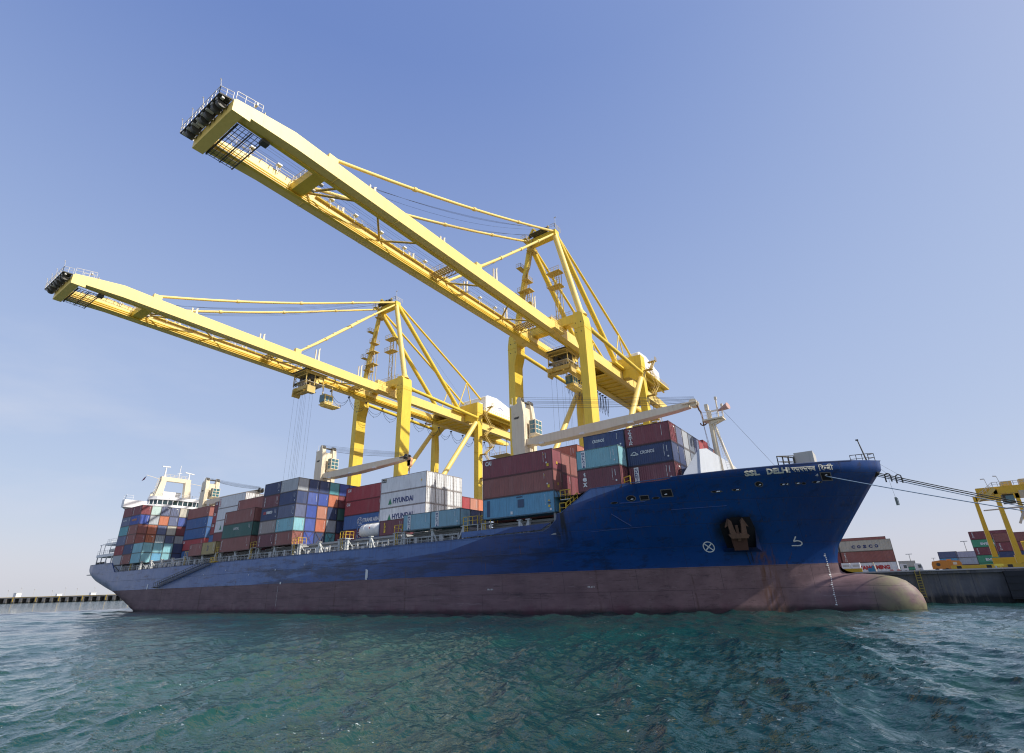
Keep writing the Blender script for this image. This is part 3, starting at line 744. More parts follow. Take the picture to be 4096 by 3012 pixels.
def half(X, z):
    s = interp(z, STEM) - X
    if s <= 0: return 0.0
    if X < -120:
        d = interp(X, DST); zb = interp(X, ZB)
        if X < -150 or zb > -6:
            h = interp(X, [(-200, 6.0), (-180, 6.0), (-165, 5.0), (-150, 2.0)])
            q = (z - zb) / h
            if q <= 0: return 0.0
            if q < 1: d *= (1 - (1 - q) ** 2.2) ** .6
        return d
    sh = min(interp(z, STEM), -6.25 if z < 5.2 else 9) - X
    w = interp(sh, W0) if sh > 0 else sh * .8; d = interp(sh, D0) if sh > 0 else sh * .8; zk = interp(X, KN)
    if z < 0: a = w * (1 - .012 * z * z if z > -4 else .8)
    else: t = min(1.0, z / zk); a = w + (d - w) * t ** 1.25
    if z > 5.6 or X < -22: return max(0.0, a)
    e = (X + 2.95) / 4.0; nose = 1.0 if e <= 0 else max(0.0, 1 - e ** 2.2) ** .52
    v = (z - .4) / (3.37 if z > .4 else 3.2)
    b = 2.3 * math.sqrt(max(0.0, nose * nose - v * v)) if abs(v) < nose else -(abs(v) - nose) * 3.0
    k = .75; h = max(k - abs(a - b), 0.0) / k
    return max(0.0, max(a, b) + h * h * k * .25)
def hully(X, z): return YC - half(X, z)

ship = empty('container_ship', (-100, YC, 0)); tag(ship, 'long blue container ship with red underside and bulbous bow, moored under gantry cranes', 'ship')
def grid_hull():
    xs = sorted(set([round(a, 3) for a, _ in TOP + DST if -199.7 < a < -6.6] + [round(float(v), 3) for v in list(np.arange(-199.8, -176, 1.1)) + list(np.arange(-176, -60, 4.0)) + list(np.arange(-60, -20, 1.3)) + list(np.arange(-20, -6.5, .7))]))
    cols = []
    def zrows(zt, zb):
        return [max(z, zb) for z in list(np.linspace(-2.5, 2.6, 14)) + list(np.linspace(2.75, 4.6, 15)) + list(np.linspace(4.9, 9.4, 13))] + list(np.linspace(9.4, zt, 13))[1:]
    nz = len(zrows(12, 0))
    for X in xs:
        zt = interp(X, TOP); zb = max(-2.5, interp(X, ZB)); zk = interp(X, KN)
        zs = zrows(zt, zb)
        if zb < zk < zt - .05 and X > -120:
            i = min(range(nz), key=lambda i: abs(zs[i] - zk)); zs[i] = zk
        cols.append([(X, z) for z in zs])
    # bow fan: stations follow the raked stem
    n2 = 24
    base = interp(-6.4, TOP)
    for k in range(1, n2 + 1):
        f = (k / n2); f = 1 - (1 - f) ** 1.9
        col = []
        zt_end = 16.15
        for j in range(nz):
            zs_ = zrows(interp(-6.4, TOP) * (1 - f) + zt_end * f, -2.5)[j]
            st = interp(zs_, STEM); x = -6.4 + (st + 6.4) * f
            col.append((max(x, -6.4), zs_))
        cols.append(col)
    V = []; F_ = []
    m = MB()
    n = len(cols)
    for side in (-1, 1):
        b = len(V)
        for c in cols:
            for (X, z) in c: V.append((X, YC + side * half(X, z), z))
        for i in range(n - 1):
            for j in range(nz - 1):
                a = b + i * nz + j; q = (a, a + nz, a + nz + 1, a + 1)
                F_.append(q if side < 0 else q[::-1])
    # transom
    for j in range(nz - 1): F_.append((j + 1, j, n * nz + j, n * nz + j + 1))
    m.add(V, F_, True)
    return m
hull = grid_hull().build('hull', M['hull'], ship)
_me = hull.data; _co = [v.co.copy() for v in _me.vertices]
_kn = [(-58 < c.x < -24.9 and abs(c.z - interp(c.x, KN)) < 2e-3) or (-13.9 < c.x < .5 and False) for c in _co]
_at = _me.attributes.new('sharp_edge', 'BOOLEAN', 'EDGE') if 'sharp_edge' not in _me.attributes else _me.attributes['sharp_edge']
for e in _me.edges:
    if _kn[e.vertices[0]] and _kn[e.vertices[1]]: _at.data[e.index].value = True
m = MB()   # rubbing line, sponson knuckle
for X in np.arange(-190, -40, 6.0):
    m.bar((X, hully(X, 7.5) - .02, 7.5), (X + 6, hully(X + 6, 7.5) - .02, 7.5), .05, .08)
m.build('side_rail', M['hull'], ship)
m = MB()   # weather decks
m.box(-198.5, -36, 60.7, 90.1, 9.55, 9.75)
vs = [(X, YC - half(X, 14) + .1, 14.3) for X in (-36, -30, -25, -20, -15, -10, -6, -3, -1.6)]; vs2 = [(x, 2 * YC - y, z) for x, y, z in vs]
m.add(vs + vs2[::-1], [tuple(range(len(vs) * 2))[::-1]])
m.box(-36.3, -36.0, 60.9, 89.9, 9.7, 14.3)
m.build('deck', M['decks'], ship)
# bulwark cap rail
m = MB()
for a, b in zip(TOP[:-1], TOP[1:]):
    n = max(1, int((b[0] - a[0]) / 2.5))
    for i in range(n):
        x0 = a[0] + (b[0] - a[0]) * i / n; x1 = a[0] + (b[0] - a[0]) * (i + 1) / n
        if x0 < -199: x0 = -199.2
        z0, z1 = interp(x0, TOP), interp(x1, TOP)
        for s_ in (-1, 1): m.bar((x0, YC + s_ * (half(x0, z0) - .06), z0 + .03), (x1, YC + s_ * (half(x1, z1) - .06), z1 + .03), .22, .08)
m.build('cap_rail', paint('cap_rail_blue', (.05, .09, .22), .5, .5, .5), ship)
# detached bulwark plank before the step, with a gap below it
m = MB(); m.prism([(-52.0, 60.42, 10.22), (-38.2, 60.42, 10.30), (-36.6, 60.42, 11.05), (-52.0, 60.42, 11.0)], (0, .12, 0)); m.build('bulwark_plank', M['hull'], ship)

# hatch coamings and covers
m = MB(); m.box(-171, -38, 62.9, 87.9, 9.75, 11.5)
for X in np.arange(-170, -38, 1.55): m.box(X, X + .1, 62.78, 62.9, 9.75, 11.35)
m.box(-171, -38, 62.7, 88.0, 10.9, 11.0)
m.build('hatch_coaming', M['decks'], ship)
m = MB()
for xb in (-35.9, -52.45, -67.1, -80.9, -95.5, -110.4, -124.6, -139.1, -151.8, -165.5):
    m.box(xb - T40 + .05, xb - .05, 62.95, 87.85, 11.503, 12.0)
    m.box(xb - T40 + .05, xb - .05, 62.6, 62.95, 11.62, 11.86)
m.build('hatch_cover', paint('hatch_grey', (.33, .34, .34), .55, .5, .4), ship)

# stanchions: each an A-frame of its own on the near deck edge
def stanchion(x, d, h=1.98, y=61.15):
    z0 = 9.78; q = MB(); q.box(x - .17, x + .17, y - .17, y + .17, z0, z0 + h + .08); q.box(x - .34, x + .34, y - .3, y + .3, z0 + h + .08, z0 + h + .22)
    q.bar((x, y, z0 + h), (x + d * 1.15, y, z0), .2, .22); q.bar((x, y, z0 + h), (x, y + 1.6, z0 + .3), .14)
    o = q.build('stanchion', M['stanch'], ship)
for x, d in [(-40.5, -1), (-41.95, 1), (-48.3, 1), (-52.2, -1), (-58.5, 1), (-64.7, -1), (-66.9, 1), (-72.9, 1), (-79.0, -1), (-81.3, 1), (-87.1, 1), (-93.1, -1), (-95.4, 1), (-101.6, 1), (-107.3, -1), (-110.6, 1), (-116.5, 1), (-122.4, -1), (-124.8, 1), (-130.7, 1), (-136.6, -1), (-139.4, 1), (-145.5, 1), (-151.2, -1), (-157.3, 1), (-163.2, -1), (-169.3, 1), (-175.4, 1), (-181.0, -1)]:
    stanchion(x, d)
# open rail and pipes along the passage deck
m = MB()
m.rail([(-175, 60.75, 9.9), (-53, 60.75, 9.9)], 1.05, .03, 1.5)
m.box(-172, -53, 62.2, 62.32, 10.95, 11.12)
for X in np.arange(-171, -53, 2.9): m.box(X, X + .09, 62.2, 62.3, 9.75, 11.0)
m.build('deck_rail', M['stanch'], ship)
FW = paint('fittings_white', (.6, .6, .58), .5, .5, .4)
rs = random.Random(3)
for X in np.arange(-172, -54, 2.6):
    if rs.random() < .75:
        w = rs.uniform(.2, .9); h = rs.uniform(.5, 1.5); m = MB(); m.box(X, X + w, 61.6, 62.1, 9.76, 9.76 + h); m.build('deck_locker', FW, ship)
    if rs.random() < .4: m = MB(); m.tube((X + 1.2, 61.9, 9.8), (X + 1.2, 61.9, 11.2), .12, 8); m.build('vent_pipe', FW, ship)
m = MB()
for y_ in (61.8, 62.05): m.tube((-172, y_, 10.3), (-54, y_, 10.3), .07, 6)
m.build('deck_pipes', M['decks'], ship)

# lashing bridges / access platforms in the gaps between the blocks
def platform(x0, x1, z, mat='handyellow'):
    q = MB(); q.box(x0, x1, 60.72, 62.6, z - .08, z)
    q.box(x0, x0 + .12, 60.8, 60.95, 9.8, z - .08); q.box(x1 - .12, x1, 60.8, 60.95, 9.8, z - .08)
    o = q.build('lashing_platform', M['stanch'], ship)
    r = MB(); r.rail([(x0 + .05, 60.76, z), (x1 - .05, 60.76, z)], 1.15, .04, .9); r.rail([(x1 - .05, 60.8, z), (x1 - .05, 62.5, z)], 1.15, .035, .9)
    r.build('handrail', M[mat], o)
    l = MB()
    for xx in (x0 + .35, x0 + .85): l.bar((xx, 60.78, 9.8), (xx, 60.78, z), .06)
    for z_ in np.arange(10.0, z, .3): l.bar((x0 + .35, 60.78, z_), (x0 + .85, 60.78, z_), .04)
    l.build('ladder', M[mat], o)
for x0, x1, z in ((-66.8, -64.9, 12.05), (-80.8, -79.2, 12.1), (-95.2, -93.3, 12.0), (-52.0, -49.2, 12.0), (-48.6, -46.8, 12.0), (-110.2, -107.9, 12.2), (-124.3, -122.7, 12.0), (-138.8, -137.0, 11.9), (-169.2, -167.5, 11.9)):
    platform(x0, x1, z)
# raised ladder platform at the hull step
q = MB(); q.box(-35.2, -33.6, 61.0, 62.6, 13.9, 14.0); q.bar((-33.7, 61.8, 13.9), (-32.9, 61.8, 12.4), .1); o = q.build('step_platform', M['shipwhite'], ship)
r = MB(); r.rail([(-35.2, 61.05, 14.0), (-33.7, 61.05, 14.0)], 1.2, .045, .8); r.bar((-34.1, 61.05, 14.0), (-33.9, 61.05, 15.25), .08); r.bar((-33.2, 61.3, 12.3), (-33.2, 61.3, 13.9), .3)
r.build('handrail', M['handyellow'], o)
for P_, h_ in (([(-35.3, 60.9, 12.25), (-34.4, 60.9, 12.25)], 1.25), ([(-34.3, 61.0, 12.5), (-32.6, 61.0, 13.6)], 1.0), ([(-26.9, 61.5, 14.5), (-25.3, 61.5, 14.8)], 1.1)):
    r = MB(); r.rail(P_, h_, .05, .7); r.build('step_handrail', M['handyellow'], ship)
# lashing rods crossed on the bow ends of the lowest tier
q = MB()
for r_ in range(4):
    y0 = ROW0 + PITCH * r_
    for a, b in (((-95.3, y0 + .1, 12.0), (-95.42, y0 + 2.3, 14.7)), ((-95.3, y0 + 2.3, 12.0), (-95.42, y0 + .1, 14.7))): q.bar(a, b, .05)
for a, b in (((-35.6, 61.0, 12.4), (-35.8, 62.9, 15.3)), ((-35.6, 62.9, 12.4), (-35.8, 61.0, 15.3)), ((-35.6, 61.6, 12.3), (-35.8, 62.9, 17.9))): q.bar(a, b, .05)
q.build('lashing_rods', M['anchor'], ship)

# accommodation ladder hanging along the side
o = MB(); A, B_ = Vector((-124.5, 60.2, 9.6)), Vector((-148.5, 60.2, 5.4))
for dy in (0, -.9):
    for dz in (0, .9): o.bar(A + Vector((0, dy, dz)), B_ + Vector((0, dy, dz)), .12)
for i in range(25):
    c = A + (B_ - A) * i / 24; o.bar(c, c + Vector((0, 0, .9)), .07); o.bar(c + Vector((0, -.9, 0)), c + Vector((0, -.9, .9)), .07); o.bar(c, c + Vector((0, -.9, 0)), .3, .06)
o.box(-149.6, -148.4, 59.3, 60.3, 5.25, 5.4)
o.build('accommodation_ladder', paint('ladder_grey', (.16, .17, .18), .5, .4, .2), ship)
q = MB(); q.box(-124.6, -122.6, 60.0, 61.2, 9.95, 10.15); q.rail([(-124.6, 60.05, 10.1), (-122.6, 60.05, 10.1)], .9, .05, .7); q.build('ladder_platform', M['handyellow'], ship)

# white wave breaker on the forecastle
q = MB()
q.prism([(-17.2, 63.7, 15.25), (-17.2, 64.8, 14.3), (-17.2, 86.0, 14.3), (-17.2, 87.1, 15.25), (-17.2, 86.0, 18.9), (-17.2, 82.5, 19.35), (-17.2, 68.3, 19.35), (-17.2, 64.8, 18.6)], (-.15, 0, 0))
q.prism([(-17.35, 63.8, 15.2), (-19.2, 62.9, 15.1), (-19.0, 63.2, 15.7), (-17.35, 64.9, 18.6)], (0, .06, 0))
for y in (66, 70, 74, 78, 82, 86): q.prism([(-17.35, y, 14.3), (-18.8, y, 14.3), (-17.35, y, 18.2)], (0, .1, 0))
q.build('wave_breaker', M['breaker'], ship)
# foremast
fm = MB(); FX, FY = -17.3, 74.6
fm.tube((FX, FY, 14.3), (FX - .35, FY, 26.2), .44, 14, .30); fm.tube((FX + 2.1, FY + .2, 14.3), (FX, FY, 24.6), .22, 10, .16)
fm.box(FX - 1.2, FX + 1.6, FY - .9, FY + .9, 24.55, 24.75); fm.prism([(FX - .2, FY - .6, 23.9), (FX + 1.5, FY - .6, 24.5), (FX - .2, FY - .6, 24.5)], (0, 1.2, 0))
fm.bar((FX - .6, FY, 26.0), (FX + 1.2, FY, 26.0), .2); fm.tube((FX + .9, FY, 24.7), (FX + .9, FY, 27.6), .1, 8); fm.box(FX + .75, FX + 1.05, FY - .15, FY + .15, 27.6, 28.0)
fm.tube((FX + 1.55, FY, 24.7), (FX + 1.55, FY, 26.4), .07, 6); fm.box(FX + 1.42, FX + 1.7, FY - .14, FY + .14, 26.3, 26.8)
fm.box(FX - .75, FX - .3, FY - .35, FY + .35, 26.2, 27.1)
fmo = fm.build('foremast', M['cream'], ship)
q = MB(); q.rail([(FX - 1.2, FY - .9, 24.75), (FX + 1.6, FY - .9, 24.75)], 1.0, .03, .7); q.build('mast_railing', M['shipwhite'], fmo)
q = MB(); q.tube((FX + 1.2, FY - .9, 25.6), (FX + 2.7, FY - 1.4, 25.9), .12, 12, .5); q.build('fog_horn', paint('horn_pink', (.5, .3, .26), .5, .4, .3), fmo)
q = MB()
for dx in (1.35, 1.75): q.bar((FX + dx, FY - .5, 14.4), (FX + dx - 1.3, FY - .5, 24.5), .06)
for i in range(30): zz = 14.7 + i * .33; q.bar((FX + 1.35 - i * .043, FY - .5, zz), (FX + 1.75 - i * .043, FY - .5, zz), .04)
q.build('mast_ladder', M['shipwhite'], fmo)
q = MB(); q.tube((FX + 1.7, FY - .8, 25.7), (-9.6, 71.5, 15.6), .018, 5); q.build('fore_stay', M['cable'], ship)
# forecastle fittings
q = MB(); q.box(-7.6, -5.6, 69.4, 72.5, 14.4, 17.35); q.build('winch_house', M['galv'], ship)
q = MB(); q.rail([(-9.2, 67.6, 15.6), (-7.6, 69.2, 15.7)], 1.3, .05, .9); q.rail([(-9.2, 67.6, 15.6), (-7.3, 70.5, 15.6)], 1.3, .05, .9); q.build('forecastle_rail', M['dark'], ship)
q = MB(); q.rail([(-2.2, 74.4, 16.15), (-.4, 75.0, 16.2), (.2, 75.4, 16.2), (-.4, 75.9, 16.2)], .95, .035, .7); q.tube((-.6, 75.4, 16.1), (-1.0, 75.4, 19.0), .09, 8, .06); q.box(-1.2, -.9, 75.3, 75.5, 18.95, 19.1); q.build('bow_rail_and_jackstaff', M['dark'], ship)

# mooring openings, anchor pocket and anchor
def on_hull(mb, pts2, off=.03):
    """polygon given as (X,z) laid on the near side of the hull"""
    mb.add([(x, hully(x, z) - off, z) for x, z in pts2], [tuple(range(len(pts2)))])
def oval(mb, x, z, a, b, off=.04, n=16, inner=0):
    P = [(x + a * math.cos(2 * math.pi * i / n), z + b * math.sin(2 * math.pi * i / n)) for i in range(n)]
    if inner:
        Q = [(x + inner * a * math.cos(2 * math.pi * i / n), z + inner * b * math.sin(2 * math.pi * i / n)) for i in range(n)]
        mb.add([(u, hully(u, v) - off, v) for u, v in P + Q], [(i, n + i, n + (i + 1) % n, (i + 1) % n) for i in range(n)])
    else: on_hull(mb, P, off)
RIM = paint('rim_paint', (.13, .12, .12), .6, .5, .6)
def opening(x, z, a, b, rim, seg=16):
    q = MB(); oval(q, x, z, a, b, .045, seg); o = q.build('mooring_opening', M['hole'], ship)
    q = MB(); oval(q, x, z, a * rim, b * rim * 1.08, .055, seg + 2, .8); q.build('rim', RIM, o)
    return o
for x, z, a, b in ((-25.4, 13.1, .50, .28), (-11.55, 13.76, .36, .24)): opening(x, z, a, b, 1.18, 18)
for x, z, a in ((-15.97, 13.2, .55), (-13.94, 13.28, .42), (-9.3, 13.62, .2), (-8.8, 13.64, .16), (-7.75, 13.68, .25), (-7.2, 13.66, .2), (-5.9, 13.75, .45), (-22.55, 12.92, .4), (-27.5, 12.72, .4)): opening(x, z, a, .11, 1.15, 12)
for x0, x1, z0, z1 in ((-21.75, -20.65, 13.02, 13.72), (-5.3, -4.45, 13.95, 14.66), (-24.3, -23.4, 12.85, 13.25)):
    q = MB(); on_hull(q, [(x0, z0), (x1, z0), (x1, z1), (x0, z1)], .05); o = q.build('mooring_opening', M['hole'], ship); q = MB()
    for (a, b, c, d) in ((x0 - .1, x1 + .1, z0 - .1, z0), (x0 - .1, x1 + .1, z1, z1 + .1), (x0 - .1, x0, z0, z1), (x1, x1 + .1, z0, z1)):
        on_hull(q, [(a, c), (b, c), (b, d), (a, d)], .07)
    q.build('rim', RIM, o)
for x, z, w_ in ((-21.35, 13.25, .2), (-4.9, 14.45, .18), (-15.9, 13.2, .34), (-13.9, 13.28, .26), (-9.2, 13.62, .16), (-8.8, 13.64, .1), (-7.8, 13.68, .2), (-11.5, 13.7, .16), (-5.9, 13.75, .26), (-25.35, 13.0, .2)):
    q = MB(); y = hully(x, z) - .06; q.box(x - w_, x + w_, y - .02, y, z - .05, z + .06); q.build('fairlead_roller', M['letters'], ship)
# chock through the stem head
q = MB(); P = [(0.0, 14.85), (.30, 14.9), (.16, 14.5), (-.35, 14.25)]
q.add([(x, YC - max(.15, half(x, z)) - .05, z) for x, z in P], [(0, 1, 2, 3)]); q.build('bow_chock', M['hole'], ship)

# anchor recess with its shelf
q = MB()
def hp(x, z, o=.0): return (x, hully(x, z) - o, z)
q.add([hp(-16.75, 9.6, .06), hp(-15.4, 10.35, .06), hp(-13.5, 10.35, .06), hp(-13.3, 9.0, .06), hp(-13.9, 6.9, .06), hp(-16.7, 6.9, .06)], [(0, 5, 4, 3, 2, 1)])
q.build('anchor_recess', M['hole'], ship)
q = MB()
sh = [hp(-17.1, 6.55, .02), hp(-13.3, 6.5, .02), hp(-12.75, 9.0, .02), hp(-13.35, 9.0, .02)]
lp = (-16.9, hully(-16.9, 6.7) - 1.1, 6.95); rp = (-13.6, hully(-13.5, 6.7) - 1.15, 6.95)
q.add([sh[0], sh[1], rp, lp], [(0, 1, 2, 3)]); q.add([sh[1], sh[2], sh[3], rp], [(0, 1, 2, 3)]); q.add([lp, rp, hp(-13.6, 7.0, .1), hp(-16.8, 7.0, .1)], [(0, 1, 2, 3)])
q.build('anchor_shelf', M['hull'], ship)
aT = hp(-15.1, 10.0, .35); aM = hp(-14.9, 8.5, 1.0); aB = hp(-15.2, 7.1, 1.1)
q = MB()
ax = Vector((.86, .50, 0)); up = (Vector(aT) - Vector(aB)).normalized(); nn = ax.cross(up).normalized()
if nn.y > 0: nn = -nn
O = (Vector(aM) + Vector(aB)) / 2 + up * .55
def apt(a, b, c=0): return O + ax * a + up * b + nn * c
q.prism([apt(-.95, -.25), apt(.95, -.25), apt(1.15, .1), apt(.85, .3), apt(-.85, .3), apt(-1.15, .1)], nn * .45)
for s_ in (-1, 1):
    q.prism([apt(s_ * .30, .25, .1), apt(s_ * .95, .15, .1), apt(s_ * 1.0, 1.3, .0), apt(s_ * .85, 2.05, -.1), apt(s_ * .55, 1.75, -.05), apt(s_ * .45, 1.0, .05)], nn * .3)
    q.prism([apt(s_ * .95, 1.2, -.1), apt(s_ * 1.35, 1.0, -.1), apt(s_ * .85, 2.05, -.1)], nn * .25)
q.bar(apt(0, -.6, .1), apt(0, 1.2, .05), .30, .3)
q.build('anchor', M['anchor'], ship)
q = MB(); q.prism([apt(-.9, -.3, -.1), apt(.9, -.3, -.1), apt(.8, -1.75, -.1), apt(-.8, -1.75, -.1)], nn * .15); q.build('anchor_bed', paint('rust_plate', (.075, .03, .018), .8, .5, .4), ship)
q = MB(); q.path([hp(-14.9, 6.5, .15), hp(-14.85, 5.6, .12), hp(-14.8, 5.15, .1)], .04, 5); q.path([hp(-14.45, 6.5, .15), hp(-14.42, 5.3, .12)], .035, 5); q.build('drain_pipe', M['black'], ship)

# painted name, marks and draft figures, wrapped on the plating
def hull_text(mb, s, x0, x1, zb0, zb1, h, bold=.03):
    vs, fs, tw, th = text_verts(s, bold); P = []
    for v in vs:
        u = v[0] / tw; x = x0 + (x1 - x0) * u; z = zb0 + (zb1 - zb0) * u + v[1] / th * h
        P.append((x, hully(x, z) - .075, z))
    mb.add(P, fs)
q = MB(); hull_text(q, 'SSL', -12.62, -11.12, 14.63, 14.71, .62, .05); hull_text(q, 'DELHI', -10.42, -8.12, 14.73, 14.81, .64, .05)
def strokes(mb, segs, x0, x1, z0, z1, w=.075):
    """pen strokes in a 0..1 box laid on the hull"""
    for s_ in segs:
        P = [(x0 + (x1 - x0) * a, z0 + (z1 - z0) * a + (.46) * b) for a, b in s_]
        for (a, b), (c, d) in zip(P[:-1], P[1:]):
            L = math.hypot(c - a, d - b) or 1; nx, nz = -(d - b) / L * w / 2, (c - a) / L * w / 2
            ex, ez = (c - a) / L * w * .3, (d - b) / L * w * .3
            on_hull(mb, [(a - ex + nx, b - ez + nz), (a - ex - nx, b - ez - nz), (c + ex - nx, d + ez - nz), (c + ex + nx, d + ez + nz)], .07 + random.random() * .01)
def glyph(segs, ox, w): return [[(ox + a * w, b) for a, b in s_] for s_ in segs]
EE = [[(.25, 1), (.25, .62), (.45, .45), (.75, .45), (.75, 1)], [(.5, .45), (.62, .2), (.9, .02)], [(0, 1), (1, 1)]]
SA = [[(0, 1), (1, 1)], [(.18, 1), (.18, .62), (.32, .5), (.5, .62)], [(.25, .5), (.52, .08)], [(.32, .5), (.82, .5)], [(.82, 1), (.82, 0)]]
LA = [[(0, 1), (1, 1)], [(.1, .25), (.12, .55), (.3, .66), (.45, .5), (.45, .2)], [(.45, .5), (.6, .66), (.82, .55)], [(.82, 1), (.82, 0)]]
ws_ = [(EE, .0, .165), (SA, .165, .17), (EE, .335, .165), (SA, .5, .17), (EE, .67, .165), (LA, .835, .165)]
sg = []
for g, ox, w in ws_: sg += glyph(g, ox, w)
strokes(q, sg, -7.95, -5.68, 14.88, 14.96)
DA = [[(0, 1), (1, 1)], [(.6, 1), (.6, .7), (.25, .6), (.25, .3), (.6, .2), (.85, .0)]]
II = [[(0, 1), (.35, 1)], [(.25, 1), (.25, 0)], [(.25, 1), (.3, 1.35), (1.2, 1.35), (1.9, 1.0)]]
LH = [[(0, 1), (.7, 1)], [(.1, .25), (.12, .55), (.35, .62), (.45, .4), (.6, .6), (.7, .55)]]
IK = [[(0, 1), (1, 1)], [(.5, 1), (.5, 0)], [(.5, 1), (.35, 1.35), (-.5, 1.35), (-1.0, 1.05)]]
sg = []
for g, ox, w in ((II, .0, .16), (DA, .16, .2), (LH, .36, .18), (LA, .54, .24), (IK, .78, .2)): sg += glyph(g, ox, w)
strokes(q, sg, -5.33, -3.93, 14.93, 15.02)
q.build('ship_name', M['lettercream'], ship)
q = MB(); oval(q, -18.55, 7.2, .60, .62, .04, 28, .82)
for s_ in (-1, 1):
    a = Vector((-18.55 - .42, 0, 7.2 - s_ * .42)); b = Vector((-18.55 + .42, 0, 7.2 + s_ * .42)); d = (b - a).normalized(); n_ = Vector((-d.z, 0, d.x)) * .06
    on_hull(q, [(p.x, p.z) for p in (a - n_, b - n_, b + n_, a + n_)], .042)
q.build('thruster_mark', M['letters'], ship)
q = MB()
def stroke2(P, w=.12):
    for (a, b), (c, d) in zip(P[:-1], P[1:]):
        L = math.hypot(c - a, d - b); nx, nz = -(d - b) / L * w / 2, (c - a) / L * w / 2
        on_hull(q, [(a + nx, b + nz), (a - nx, b - nz), (c - nx, d - nz), (c + nx, d + nz)], .042)
stroke2([(-10.28, 7.05), (-9.38, 7.03)]); stroke2([(-9.62, 8.05), (-9.95, 7.52)])
stroke2([(-9.95, 7.52)] + [(-9.62 + .42 * math.cos(t), 7.30 + .27 * math.sin(t)) for t in np.linspace(2.4, -1.5, 10)])
q.build('bulbous_bow_mark', M['letters'], ship)
q = MB()
for i in range(27):
    z = .5 + i * .21; x = -7.16 - .02 * z
    on_hull(q, [(x - .05, z), (x + .05, z), (x + .05, z + .11), (x - .05, z + .11)], .045)
    if i % 5 == 0: on_hull(q, [(x - .16, z + .02), (x + .02, z + .02), (x + .02, z + .14), (x - .16, z + .14)], .046)
for i in range(18):
    z = .7 + i * .22; on_hull(q, [(-97.55, z), (-97.45, z), (-97.45, z + .1), (-97.55, z + .1)], .04)
on_hull(q, [(-97.1, 4.9), (-96.6, 4.9), (-96.6, 5.3), (-97.1, 5.3)], .04)
on_hull(q, [(-72.7, 5.3), (-72.1, 5.3), (-72.1, 6.5), (-72.7, 6.7)], .04); on_hull(q, [(-72.55, 5.0), (-72.25, 5.0), (-72.25, 5.3), (-72.7, 5.3)], .041)
on_hull(q, [(-154.8, 5.0), (-154.1, 5.0), (-154.0, 6.2), (-154.6, 6.2)], .04)
hull_text(q, 'FR 211', -32.9, -32.1, 3.0, 3.02, .20); hull_text(q, 'FR 181', -47.4, -46.5, 3.0, 3.0, .2)
for s_ in range(6): hull_text(q, ('12', '8', '3', '40', '6', '9')[s_], -90 - s_ * 9.3, -89.6 - s_ * 9.3, 8 - .6 * (s_ % 3), 8 - .6 * (s_ % 3), .25)
q.build('draft_marks', M['letters'], ship)
# doubling strips seen as thin ridges
q = MB(); 
def ridge(P, r=.05):
    for a, b in zip(P[:-1], P[1:]): q.bar(hp(a[0], a[1], .03), hp(b[0], b[1], .03), r * 2)
ridge([(-28.2, 11.5), (-27.2, 10.7), (-26.2, 9.95)]); ridge([(-26.9, 12.64), (-25.4, 12.62), (-23.9, 12.62)]); ridge([(-21.3, 11.5), (-18.3, 11.57), (-15.4, 11.64)], .03); ridge([(-36, 9.4), (-30, 9.6), (-24, 9.8)], .025)
ridge([(-24.5, 14.7), (-24.6, 13.4)], .03)
q.build('plating_ridges', M['hull'], ship)

